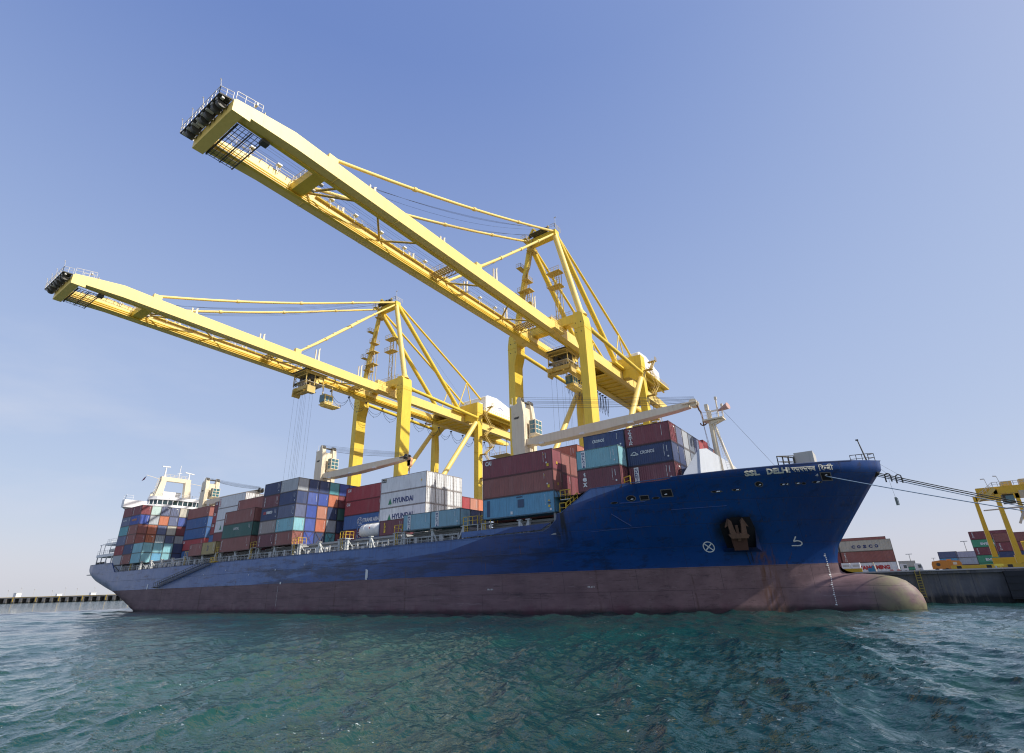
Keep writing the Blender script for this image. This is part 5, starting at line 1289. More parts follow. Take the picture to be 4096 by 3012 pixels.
    for yy in np.arange(24, 60, 1.4): q.bar((X(-3.38), yy, 61.9), (X(-2.9), yy, 61.55), .09)
    q.tube((X(-3.2), 36, 61.45), (X(-3.2), 94, 61.45), .2, 8); q.build('cable_tray', y_, t)
    for yy in (25.2, 29.3, 38.6, 43.4, 49.0, 54.6, 60.0, 70.5, 77.0, 82.5):
        q = MB(); q.bar((X(-3.1), yy, 61.1), (X(-3.1), yy, 62.3), .10); q.bar((X(-2.9), yy - .3, 61.3), (X(-2.9), yy - .3, 62.2), .06); q.box(X(-3.3), X(-2.6), yy - .35, yy + .35, 62.3, 62.55); q.build('floodlight', M['lamp'], t)
    # ropes
    q = MB()
    for xx in (-2.2, -1.6, -.9, -.3, .4, 1.1, 1.8, 2.4):
        pts = []
        for k in range(9): u = k / 8; pts.append((X(xx), 19 + (ty - 19) * u, 60.6 - .5 * 4 * u * (1 - u) + .12 * math.sin(xx * 5)))
        q.path(pts, .022, 4); q.tube((X(xx), ty + 8, 60.5), (X(xx), 140, 60.6), .022, 4)
    q.build('trolley_ropes', M['cable'], t)
    q = MB()
    for i, xx in enumerate((-3.0, -2.6, -2.2, 1.6, 2.0, 2.4, 2.8)):
        if i == 3: q.build('boom_hoist_ropes', M['cable'], t); q = MB()
        pts = []
        for k in range(13): u = k / 12; pts.append((X(xx), 98.8 - 65 * u, 91.8 - 30.2 * u - (1.6 + .45 * (i % 4)) * 4 * u * (1 - u))) 
        q.path(pts, .022, 4)
    q.build('boom_hoist_ropes', M['cable'], t)
    q = MB(); q.tube((X(4.0), 101, 89), (X(2.0), 141, 66), .025, 4); q.tube((X(-4.0), 99, 89), (X(-3), 70, 63), .025, 4); q.build('signal_wire', M['cable'], t)
    # trolley with head block, and the operator's cab
    q = MB(); q.box(X(-3.2), X(3.2), ty - .2, ty + 6.4, 58.7, 58.95)
    for xx in (-2.9, 2.7):
        q.box(X(xx), X(xx) + .25, ty, ty + 6.2, 58.2, 58.7)
        for yy in (ty + .3, ty + 2.9, ty + 5.6): q.bar((X(xx), yy, 58.3), (X(xx), yy, 55.3), .2)
    for yy in (ty + .3, ty + 5.6): q.bar((X(-2.9), yy, 57.9), (X(2.9), yy, 57.9), .18); q.bar((X(-2.9), yy, 57.9), (X(-.5), yy, 55.5), .12)
    tr = q.build('trolley', M['yellow2'], t)
    q = MB(); q.box(X(-3.4), X(3.4), ty - .6, ty + 1.2, 59.0, 59.1); q.box(X(-1.3), X(1.3), ty + 4.0, ty + 6.0, 56.4, 58.3); q.box(X(-2.2), X(-.8), ty + 1.5, ty + 3.5, 56.8, 58.0); q.box(X(.4), X(2.4), ty + 2.0, ty + 3.6, 57.0, 58.2); q.tube((X(-2.4), ty + 5, 57.2), (X(2.4), ty + 5, 57.2), .35, 10); 
    for i_ in range(9):
        xx = -2.8 + (i_ * 2.3) % 5.2; yy = ty + .3 + (i_ * 1.7) % 5.4; q.box(X(xx), X(xx) + .5 + .1 * (i_ % 3), yy, yy + .6, 55.6 + .25 * (i_ % 4), 56.3 + .35 * (i_ % 5)); q.bar((X(xx), yy, 55.3), (X(xx) + .6, yy + .3, 58.6), .1)
    q.build('trolley_machinery', M['dark'], tr)
    q = MB(); q.rail([(X(-3.2), ty - .2, 58.9), (X(3.2), ty - .2, 58.9)], .9, .03, .8); q.rail([(X(-2.9), ty + .4, 54.8), (X(2.9), ty + .4, 54.8)], .8, .03, .7); q.box(X(-2.8), X(2.8), ty + .1, ty + 6.2, 56.05, 56.15); q.box(X(-2.9), X(-.9), ty + 3.2, ty + 6.2, 55.0, 55.1); q.build('trolley_gallery', M['galv'], tr)
    q = MB(); q.tube((X(1.6), ty + 4.6, 57.4), (X(2.9), ty + 4.6, 57.4), .75, 14); q.box(X(1.5), X(2.7), ty + 3.4, ty + 4.2, 56.0, 57.6); q.build('rope_drum', M['boom'], tr)
    q = MB(); q.box(X(-2.9), X(2.9), ty + .4, ty + .8, 53.7, 54.8); q.box(X(-2.9), X(2.9), ty + 2.8, ty + 3.2, 53.7, 54.8); q.box(X(-2.9), X(-2.3), ty + .8, ty + 2.8, 53.7, 54.6); q.box(X(2.3), X(2.9), ty + .8, ty + 2.8, 53.7, 54.6); q.box(X(-.6), X(.6), ty + .8, ty + 2.8, 53.8, 54.5); q.box(X(-3.2), X(3.2), ty + 1.2, ty + 2.4, 53.3, 53.7)
    for s in (-1, 1): q.prism([(X(s * 2.9), ty + .5, 54.9), (X(s * 3.4), ty + .5, 54.7), (X(s * 3.5), ty + .5, 52.6), (X(s * 3.1), ty + .5, 53.2)], (0, 2.4, 0)); q.bar((X(s * 2.4), ty + 1.8, 54.9), (X(s * 2.0), ty + 1.8, 57.0), .2)
    q.tube((X(-2.4), ty + .4, 54.2), (X(-1.6), ty + .3, 54.2), .5, 10); q.build('head_block', M['yellow2'], tr)
    q = MB()
    low = 14.0 if which == 'far' else 30
    for i, (xx, yy) in enumerate(((-2.6, ty + .8), (-2.2, ty + 2.6), (-1.5, ty + 1.4), (-1.0, ty + 3.2), (.9, ty + 1.0), (1.4, ty + 2.8), (2.1, ty + .8), (2.6, ty + 2.9))):
        q.tube((X(xx), yy, 53.4), (X(xx) * 1.0, yy + .3, low), .02, 4)
    q.build('hoist_falls', M['cable'], tr)
    cy = ty + 9.2; q = MB(); q.prism([(X(-3.0), cy, 53.0), (X(-3.0), cy - .35, 55.6), (X(-3.0), cy + 2.6, 55.6), (X(-3.0), cy + 2.6, 52.9), (X(-3.0), cy + .5, 52.5)], (2.2, 0, 0)); q.box(X(-3.3), X(-.6), cy - .3, cy + 5.2, 52.45, 52.6); q.bar((X(-2.7), cy + .3, 55.6), (X(-2.7), cy + .3, 58.6), .2); q.bar((X(-1.1), cy + 2.2, 55.6), (X(-1.1), cy + 2.2, 58.6), .2); q.box(X(-3.1), X(-.7), cy - .2, cy + 3, 58.4, 58.6)
    q.prism([(X(-3.2), cy + .1, 52.45), (X(-.7), cy + .1, 52.45), (X(-1.2), cy + .1, 51.9), (X(-2.7), cy + .1, 51.9)], (0, 4.0, 0))
    cb = q.build('operator_cab', M['boom'], tr)
    q = MB(); q.box(X(-2.95), X(-.85), cy - .38, cy - .30, 53.2, 55.4); q.box(X(-.79), X(-.77), cy + .1, cy + 1.1, 53.4, 55.2); q.box(X(-.79), X(-.77), cy + 1.3, cy + 2.3, 53.6, 55.2); q.box(X(-3.03), X(-3.01), cy + .1, cy + 2.3, 53.4, 55.2); q.build('cab_window', M['cabglass'], cb)
    q = MB(); q.rail([(X(-.6), cy - .3, 52.6), (X(-.6), cy + 5.2, 52.6), (X(-3.3), cy + 5.2, 52.6)], 1.0, .035, .8); q.build('cab_rail', M['galv'], cb)
    # festoon cable loops below the outer face of the far girder
    q = MB(); y0 = cy + 5; end = 166.0
    if bunched: stops = list(np.arange(max(y0, 118), 146, 1.9)); sag = 6.0
    else: stops = list(np.arange(y0, end, 6.6)); sag = 3.6
    for a, b in zip(stops[:-1], stops[1:]):
        for dx, ds in ((0, 0), (.18, .9)):
            pts = []
            for k in range(13):
                u = k / 12; pts.append((X(-5.6 + dx), a + (b - a) * u, 59.0 - (sag - ds) * (4 * u * (1 - u)) ** .75))
            q.path(pts, .05, 5)
        q.box(X(-5.9), X(-5.2), a - .2, a + .2, 58.9, 59.25); q.bar((X(-5.55), (a + b) / 2, 59.0 - sag), (X(-5.55), (a + b) / 2, 58.65 - sag), .09)
    q.build('festoon_cable', M['festoon'], t)
    # machinery house on its platform
    q = MB(); q.box(X(-8.2), X(8.4), 140.5, 164.5, 64.6, 65.0)
    for xx in (-6.5, -4, -1, 2, 4, 6.5): q.box(X(xx), X(xx) + .3, 140.8, 164.2, 63.7, 64.6)
    q.box(X(-6), X(6), 127, 140.5, 62.0, 62.5); q.box(X(-3.3), X(3.3), 128, 160, 59.6, 59.9); q.box(X(-3.3), X(3.3), 148, 151, 59.9, 64.6)
    for yy in np.arange(129, 160, 3.1): q.box(X(-3.3), X(3.3), yy, yy + .3, 59.3, 59.6)
    pf = q.build('machinery_platform', y_, t)
    q = MB(); q.rail([(X(-8.1), 140.6, 65), (X(8.3), 140.6, 65), (X(8.3), 164.4, 65)], 1.1, .035, 1.2); q.rail([(X(5.5), 127.2, 62.5), (X(5.5), 140, 62.5)], 1.1, .035, 1.2)
    q.build('platform_rail', M['yellow2'], pf)
    q = MB(); hy0, hy1 = 143.8, 161.5
    q.prism([(X(-7.0), hy0, 65.0), (X(-7.0), hy0, 71.0), (X(-7.0), hy0 + 1.2, 71.6), (X(-7.0), hy0 + 7.0, 71.9), (X(-7.0), hy1, 69.8), (X(-7.0), hy1, 65.0)], (13.7, 0, 0))
    q.box(X(-5.5), X(5.5), hy0 - 2.2, hy0 - .02, 65.0, 68.6)
    hs = q.build('machinery_house', M['white'], t)
    q = MB(); xx = X(6.72); 
    def arc(pts, w):
        for a, b in zip(pts[:-1], pts[1:]):
            d = Vector((b[0] - a[0], b[1] - a[1])); n_ = Vector((-d.y, d.x)).normalized() * w / 2
            q.add([(xx, a[0] + n_.x, a[1] + n_.y), (xx, a[0] - n_.x, a[1] - n_.y), (xx, b[0] - n_.x, b[1] - n_.y), (xx, b[0] + n_.x, b[1] + n_.y)], [(0, 1, 2, 3)])
    arc([(151.2 - 1.6 * math.cos(u), 68.0 + 1.3 * math.sin(u)) for u in np.linspace(-.6, 1.5, 8)], .12)
    arc([(151.0, 68.6), (153.0, 68.9), (154.6, 68.3)], .22); arc([(151.6, 67.9), (153.2, 68.4)], .16); q.build('house_emblem', paint('emblem_blue', (.12, .14, .35), .5, .1), hs)
    # stair flights up the landside leg, ladders on the far mast leg
    q = MB()
    for k in range(8):
        za = 33 + k * 4.0; s = 1 if k % 2 else -1
        a = (X(12.4), 137.4 - s * 2.0, za); b = (X(12.4), 137.4 + s * 2.0, za + 4.0)
        for dx in (0, .8): q.bar((a[0] + dx, a[1], a[2]), (b[0] + dx, b[1], b[2]), .09, .25)
        for j in range(12): u = j / 12; q.box(a[0], a[0] + .8, a[1] + (b[1] - a[1]) * u - .12, a[1] + (b[1] - a[1]) * u + .12, za + 4 * u, za + 4 * u + .04)
        q.bar((a[0], a[1], a[2] + 1), (b[0], b[1], b[2] + 1), .06); q.bar((a[0] + .8, a[1], a[2] + 1), (b[0] + .8, b[1], b[2] + 1), .06)
        q.box(X(11.0), X(13.4), b[1] - .7, b[1] + .7, za + 3.95, za + 4.03); q.rail([(X(13.4), b[1] - .7, za + 4.0), (X(13.4), b[1] + .7, za + 4.0)], 1.1, .04, .7)
    q.build('stair_flight', M['yellow2'], t)
    q = MB()
    for k in range(6):
        z0 = 66 + k * 4.2; f0 = (z0 - 64.2) / 25.8; x0 = -9.7 + 5.85 * f0; f1 = (z0 + 4.2 - 64.2) / 25.8; x1 = -9.7 + 5.85 * f1
        q.box(X(x1) - 1.9, X(x1) - .4, 98.2, 101.2, z0 + 4.1, z0 + 4.2) if k % 2 else q.box(X(x1) + .6, X(x1) + 2.4, 98.2, 101.2, z0 + 4.1, z0 + 4.2)
        c = X(x1) - 1.2 if k % 2 else X(x1) + 1.6
        q.rail([(c - .7, 98.2, z0 + 4.2), (c + .7, 98.2, z0 + 4.2), (c + .7, 101.2, z0 + 4.2)], 1.1, .035, .7)
        cc = X(x1) + 1.5; dd = X(x0) + 2.3 if k % 2 == 0 else X(x0) + 1.0
        for dy in (0, .7): q.bar((dd - .8, 99.2 + dy, z0), (cc, 99.2 + dy, z0 + 4.1), .07, .2)
        for j in range(12): u = j / 12; q.box(dd - .8 + (cc - dd + .8) * u - .12, dd - .8 + (cc - dd + .8) * u + .12, 99.2, 99.9, z0 + 4.1 * u, z0 + 4.1 * u + .04)
    q.build('mast_ladder', M['yellow2'], t)
    # boom latch frames standing on the portal
    q = MB()
    for x0, h in ((-5.6, 11.5), (3.4, 13.5)):
        for dx in (0, 1.5):
            for dy in (0, 1.2): q.bar((X(x0 + dx), 99.3 + dy, 64.2), (X(x0 + dx), 99.3 + dy, 64.2 + h), .14)
        for k in range(int(h / 1.9)):
            za = 64.6 + k * 1.9; q.bar((X(x0), 99.3, za), (X(x0 + 1.5), 99.3, za + 1.9), .07); q.bar((X(x0), 99.3, za), (X(x0 + 1.5), 99.3, za), .07)
        for hh in (h, h - 4.0):
            q.box(X(x0) - 1.9, X(x0) + 2.0, 98.6, 101, 64.1 + hh, 64.25 + hh); q.rail([(X(x0) - 1.9, 98.6, 64.25 + hh), (X(x0) + 2.0, 98.6, 64.25 + hh)], 1.1, .035, .8)
    q.build('latch_frame', M['yellow2'], t)
    q = MB()
    for x0, y0, z0 in ((6.0, 139.0, 57.0), (-1.0, 121.0, 56.6)):
        q.box(X(x0), X(x0) + 1.4, y0, y0 + 1.4, z0, z0 + .12); q.rail([(X(x0), y0, z0), (X(x0) + 1.4, y0, z0), (X(x0) + 1.4, y0 + 1.4, z0), (X(x0), y0 + 1.4, z0), (X(x0), y0, z0)], 1.1, .04, .7)
        for dx in (0, 1.4): q.bar((X(x0) + dx, y0, z0), (X(x0) + dx, y0, z0 + 3.5), .09)
    q.build('access_basket', M['yellow2'], t)
    q = MB()   # hanging cable-reel frame at the tail
    for xx in (-5.0, 3.4):
        for yy in (161, 168): q.bar((X(xx), yy, 59.3), (X(xx), yy, 53.5), .16)
        q.bar((X(xx), 161, 53.5), (X(xx), 168, 53.5), .14); q.bar((X(xx), 161, 59.3), (X(xx), 168, 53.5), .09)
    q.box(X(-5), X(3.5), 161, 168, 53.4, 53.5); q.rail([(X(-5), 161, 53.5), (X(3.4), 161, 53.5)], 1.1, .04, 1.2); q.build('tail_platform', M['yellow2'], t)
    return t
def sagging(table, ky):
    """the girders hang a little lower towards the land side; the far boom is slightly shorter"""
    def f(v):
        x, y, z = v; dz = interp(y, table) * max(0, min(1, (z - 45) / 10)) * max(0, min(1, (82 - z) / 16))
        return (x, 94 - (94 - y) * ky if y < 94 else y, z + dz)
    return f
MB.remap = sagging([(18, 0), (32, .1), (52, -.1), (107, -.5), (127, -.75), (144, -1.2), (172, -1.4)], 1.0)
gantry_crane(-58.7, 104.5, 'near', True)
MB.remap = sagging([(18, -.2), (61, -.7), (105, -1.6), (134, -2.1), (172, -2.4)], .976)
gantry_crane(-119.2, 71.5, 'far', False)
MB.remap = None

# ------------------------------------------------------------------ quay, yard and things on it
conc = NT('quay_concrete'); p = conc.pos()
c1 = conc.mix(conc.ramp(conc.noise(p, .25, 7, .7), .3, .75), (.10, .10, .11), (.21, .205, .205))
stz = conc.node('ShaderNodeSeparateXYZ'); conc.link(p, stz.inputs[0])
c1 = conc.mix(conc.math('MULTIPLY', conc.ramp(conc.noise(conc.mapping(p, (1.3, 1.3, .12)), 1.3, 5), .5, .75), .6), c1, (.07, .07, .07))
c1 = conc.mix(conc.math('MULTIPLY', conc.ramp(conc.math('ADD', stz.outputs[2], conc.noise(p, .8, 4)), 1.7, 1.1), .9), c1, (.018, .02, .018))
jx = conc.math('ABSOLUTE', conc.math('SUBTRACT', conc.math('FRACT', conc.math('DIVIDE', stz.outputs[0], 3.4)), .5))
c1 = conc.mix(conc.math('MULTIPLY', conc.ramp(jx, .488, .496), .6), c1, (.03, .03, .03))
c1 = conc.mix(conc.math('MULTIPLY', conc.ramp(conc.noise(conc.mapping(p, (1.6, 1.6, .2), (3, 0, 1)), .8, 6, .7), .52, .66), .5), c1, (.30, .25, .18))
conc.link(c1, conc.b.inputs['Base Color']); conc.b.inputs['Roughness'].default_value = .85; conc.bump(conc.noise(p, 2.0, 6), .3, .05)
asph = paint('yard_asphalt', (.10, .10, .105), .9, .4, 0, (.05, .05, .05))
q = MB(); q.box(-240, 420, 92.6, 1600, -3, QZ - .35); q.box(-240, 420, 92.2, 1600, QZ - .35, QZ - .004)
qo = q.build('quay', conc.m); tag(qo, kind='structure')
q = MB(); q.box(-240, 420, 94.0, 1590, QZ - .002, QZ + .002); yo = q.build('yard_ground', asph); tag(yo, kind='structure')
q = MB(); q.box(-240, 420, 92.05, 92.9, QZ, QZ + .16); ko = q.build('quay_kerb', paint('pale_kerb', (.58, .54, .50), .8, .3)); tag(ko, kind='structure')
q = MB()
for yy in (99.9, 100.1, 135.2, 135.4): q.box(-240, 420, yy, yy + .08, QZ + .003, QZ + .06)
ro = q.build('crane_rail', M['dark']); tag(ro, kind='structure')
# rubber fender panels on the quay face
for i, x in enumerate((9.9, -30, -60, -90, -120, -150, -180)):
    q = MB(); q.box(x, x + (6.5 if i == 0 else 2.4), 91.2, 92.15, .4, QZ - .25)
    for k in range(4): q.box(x + .05, x + (6.4 if i == 0 else 2.3), 91.12, 91.2, .6 + k * .8, .66 + k * .8)
    if i == 0: f = q.build('quay_fender', paint('black_fender', (.012, .014, .02), .6, .4)); tag(f, 'wide black fender panel on the quay face right of the bow', 'fender')
    else: f = q.build('quay_fender', bpy.data.materials['black_fender']); tag(f, 'black fender panel on the quay wall hidden behind the ship', 'fender', 'fenders behind the ship')
q = MB(); 
for k in range(9): q.box(1.0, 1.5, 92.0, 92.15, .7 + k * .33, .78 + k * .33)
q.box(.95, 1.03, 91.98, 92.2, .6, QZ + .1); q.box(1.47, 1.55, 91.98, 92.2, .6, QZ + .1); o = q.build('quay_ladder', M['grime']); tag(o, 'narrow yellow ladder on the quay wall just right of the bulb', 'ladder')
# bollard and barriers
q = MB(); q.tube((9.9, 93.4, QZ), (9.9, 93.4, QZ + .5), .22, 12); q.box(9.45, 10.35, 93.1, 93.7, QZ + .38, QZ + .62); o = q.build('mooring_bollard', paint('bollard_yellow', (.60, .52, .06), .5, .4, .2)); tag(o, 'squat yellow mooring bollard on the quay edge right of the bow', 'bollard')
def barrier(x0, x1, y, label, h=.62):
    t = empty('yellow_barrier', ((x0 + x1) / 2, y, QZ)); tag(t, label, 'barrier')
    q = MB(); q.prism([(x0, y, QZ + .12), (x1, y, QZ + .12), (x1, y, QZ + h), (x0, y, QZ + h)], (0, .35, 0)); q.build('beam', M['handyellow'], t)
    q = MB()
    for x in np.arange(x0 + .6, x1, 3.1): q.box(x, x + .5, y - .02, y - .005, QZ + .2, QZ + h - .08)
    q.build('black_marking', M['black'], t)
    q = MB()
    for x in np.arange(x0 + .2, x1, 2.4): q.box(x, x + .25, y + .05, y + .3, QZ, QZ + .12)
    q.build('foot', M['dark'], t)
barrier(5.2, 9.7, 95.6, 'long low yellow barrier behind the quay edge left of the bollard')
barrier(10.4, 24.0, 95.6, 'long low yellow barrier behind the quay edge right of the bollard')
barrier(-9.2, -5.5, 103.0, 'short yellow barrier visible between the bow and the bulb', .75)
# containers standing in the yard beyond the quay
def yard(x0, y, tier0, items, L=T40, group='containers in the yard', **k):
    z = QZ + .01 + tier0
    for c, H, lab, lg in items:
        container(x0 + L, y, z, L, H - .01, c, 'front', lab, marks=False, endmarks=False, logo=lg, group=group, **k); z += H
def cosco(L, H):
    g = MB()
    for i, c in enumerate('COSCO'): put_text(g, c, (2.9 + i * 1.35, -.03, .8), (1, 0, 0), (0, 0, 1), .85, .85, .06)
    return [(g, 'navyl')]
yang = ht('YANG MING', 3.4, 1.1, 7.1, 1.05, 'redl', .06); ever = ht('EVERGREEN', 2.4, .8, 7.6, .95, 'letters', .06)
trit = vt('TRITON', .7, .5, h=2.2)
yard(-13.5, 177, 0, [('white', HQ, 'white yard container with red lettering, lowest behind the bulbous bow', yang), ('brown', HQ, 'reddish brown yard container between two pale ones', trit), ('cream', HQ, 'pale yard container with spaced navy letters behind the bow', cosco)], rust=.5)
yard(-14.6, 190, 0, [('brown', HQ, 'brown container at foot of the row behind the pale lettered one', None), ('brown', HQ, 'brown container, second tier, behind the pale lettered one', None), ('red', HQ, 'red container, third tier, behind the pale lettered one', None), ('brown', HQ - 1.5, 'red container showing just above the pale lettered one', None)])
yard(-25.9, 177, 0, [('dbrown', HQ, 'dark container at foot of the stack partly behind the stem', None), ('maroon', HQ, 'maroon container, middle of the stack partly behind the stem', None), ('dgrey', HQ, 'dark grey container topping the stack partly behind the stem', None)])
yard(24.1, 280, 0, [('egreen', HQ, 'bright green container at the foot of the tall yard stack', ever), ('egreen', HQ, 'bright green container with white letters, lower lettered one', ever), ('maroon', HQ, 'maroon container between two bright green ones', trit), ('egreen', HQ, 'bright green container with white letters, upper lettered one', ever), ('maroon', HQ + .2, 'maroon container topping the bright green stack', trit)])
yard(26.6, 240, 0, [('maroon', HQ, 'maroon container at foot of stack under the yard gantry', None), ('navy', HQ, 'navy container in the stack under the yard gantry', None), ('maroon', HQ, 'maroon container above the navy one under the yard gantry', trit), ('brown', HQ, 'brown container, upper tier, between the yard gantry legs', None)])
yard(27.7, 243.5, 0, [('slate', HQ, 'slate container, lowest, behind the yard gantry stack', None), ('navy', HQ, 'navy container, second tier, behind the yard gantry stack', None), ('maroon', HQ, 'maroon container, third tier, behind the yard gantry stack', None), ('dbrown', HQ, 'dark brown container, fourth tier, behind yard gantry stack', None)])
yard(12.4, 280, 0, [('dbrown', S, 'dark brown short container, lowest left of the green stack', None), ('sky', S, 'sky blue short container under a slate one in the yard', None), ('slate', S - .1, 'slate short container on the sky blue one in the yard', None)], L=T20)
yard(18.0, 280, 0, [('dbrown', S, 'dark brown short container with white scrawl beside the green stack', ht('maxi', 1.5, .7, 3.2, .8)), ('grey', S, 'light grey short container, lower of two by the green stack', None), ('lilac', S - .3, 'pale short container, upper of two by the green stack', None)], L=T20)
yard(-1.6, 300, 0, [('egreen', S, 'green container low in the distance behind the white truck', None), ('cream', S, 'pale container low in the distance above the green one', None)], L=T20)
yard(-9.5, 330, 0, [('grey', S, 'light grey distant container between bow and pale stack', None)], L=T20)

# trucks and handling plant on the quay road
def truck(x, y, cab, trailer, label, load=None, s=1):
    t = empty('truck', (x, y, QZ)); tag(t, label, 'truck')
    q = MB(); q.prism([(x, y, QZ + .55), (x + 2.1, y, QZ + .55), (x + 2.1, y, QZ + 1.6), (x + 1.85, y, QZ + 2.9), (x + .3, y, QZ + 3.1), (x, y, QZ + 2.9)], (0, 2.4, 0)); c = q.build('cab', cab, t)
    q = MB(); q.prism([(x + 2.11, y + .2, QZ + 1.65), (x + 2.11, y + 2.2, QZ + 1.65), (x + 1.9, y + 2.2, QZ + 2.7), (x + 1.9, y + .2, QZ + 2.7)], (.01, 0, 0)); q.box(x + .9, x + 1.8, y - .01, y, QZ + 1.6, QZ + 2.6); q.build('window', M['glass'], c)
    q = MB(); q.box(x - 12.2, x + 1.8, y + .7, y + 1.7, QZ + .85, QZ + 1.1); q.build('chassis', M['dark'], t)
    for k in (1.3, -1.0, -9.2, -10.4, -11.6):
        q = MB()
        for yy in (y, y + 2.05): q.tube((x + k, yy, QZ + .5), (x + k, yy + .35, QZ + .5), .5, 14)
        q.build('wheel', M['black'], t)
truck(-1.0, 230, M['shipwhite'], None, 'white tractor truck right of the pale stack near the bulb')
truck(3.0, 232, M['shipwhite'], None, 'white truck with dark panel standing left of the orange machine')
yard(-12.0, 230.2, 1.25, [('dbrown', S, 'dark container riding on the trailer of the white truck', None)], L=T20)
def orange_machine():
    x, y = 7.7, 230.0; t = empty('handling_machine', (x + 4, y, QZ)); tag(t, 'orange weathered handling machine standing far back on the quay road', 'vehicle')
    q = MB(); q.prism([(x, y, QZ + 1.0), (x + 7.8, y, QZ + 1.0), (x + 7.8, y, QZ + 2.7), (x + 7.4, y, QZ + 3.4), (x + 2.6, y, QZ + 3.7), (x + .3, y, QZ + 3.4), (x, y, QZ + 2.5)], (0, 3.0, 0)); q.box(x + 4.2, x + 5.4, y + .5, y + 1.5, QZ + 3.5, QZ + 3.9); bd = q.build('body', M['orangep'], t)
    q = MB(); q.tube((x + 1.7, y - .04, QZ + 2.4), (x + 1.7, y, QZ + 2.4), .55, 14); q.build('fan_guard', M['dark'], bd)
    q = MB(); q.box(x + 5.6, x + 6.6, y - .02, y, QZ + 2.2, QZ + 3.0); q.build('side_panel', M['cream'], bd)
    for k in (1.1, 3.7, 6.6):
        q = MB(); q.tube((x + k, y - .1, QZ + .6), (x + k, y + .4, QZ + .6), .6, 14); q.tube((x + k, y + 2.6, QZ + .6), (x + k, y + 3.1, QZ + .6), .6, 14); q.build('wheel', M['black'], t)
    q = MB(); q.tube((x + .9, y + 1, QZ + 3.5), (x + .9, y + 1, QZ + 4.4), .06, 6); q.box(x + .4, x + 1.5, y + .9, y + 1.1, QZ + 4.4, QZ + 4.5); q.build('beacon', M['dark'], t)
orange_machine()
def generator(x, y, lab, w=1.5):
    t = empty('service_unit', (x, y, QZ)); tag(t, lab, 'service unit', 'pale service units by the bow')
    q = MB(); q.box(x, x + w, y, y + 1.6, QZ + .9, QZ + 2.1); q.build('housing', M['white'], t)
    q = MB(); q.box(x + .2, x + w - .2, y - .015, y, QZ + 1.35, QZ + 1.75); q.build('label_panel', M['galv'], t)
    q = MB(); q.box(x - .05, x + w + .05, y, y + 1.6, QZ + .35, QZ + .9); q.build('skid', M['dark'], t)
generator(-10.3, 130, 'pale boxy service unit beside the stem, left of two'); generator(-8.6, 130, 'pale boxy service unit beside the stem, right of two')
q = MB(); q.box(-5.9, -4.6, 129, 130.5, QZ, QZ + 1.0); q.box(-5.2, -4.7, 129, 130.5, QZ + 1.0, QZ + 1.4); o = q.build('tool_bin', paint('bin_blue', (.05, .22, .40), .5, .3)); tag(o, 'small blue bin standing before the red-lettered white container', 'bin')
q = MB(); q.tube((-4.5, 128, QZ), (-4.75, 128, QZ + 2.0), .09, 8); q.box(-4.9, -4.6, 127.95, 128.05, QZ + 1.6, QZ + 1.9); o = q.build('signal_post', M['cream']); tag(o, 'cream post leaning before the red-lettered white container', 'post')
for i, (x, y) in enumerate(((-1.9, 118), (-.9, 119))):
    q = MB(); q.prism([(x - .35, y, QZ), (x + .35, y, QZ), (x + .2, y, QZ + .55), (x - .2, y, QZ + .55)], (0, .5, 0)); q.box(x - .5, x + .5, y - .05, y + .55, QZ, QZ + .08); o = q.build('road_block', paint('pink_block', (.62, .25, .22), .6, .3) if i == 0 else bpy.data.materials['pink_block']); tag(o, ('pinkish road block on the quay edge, left of two', 'pinkish road block on the quay edge, right of two')[i], 'road block')

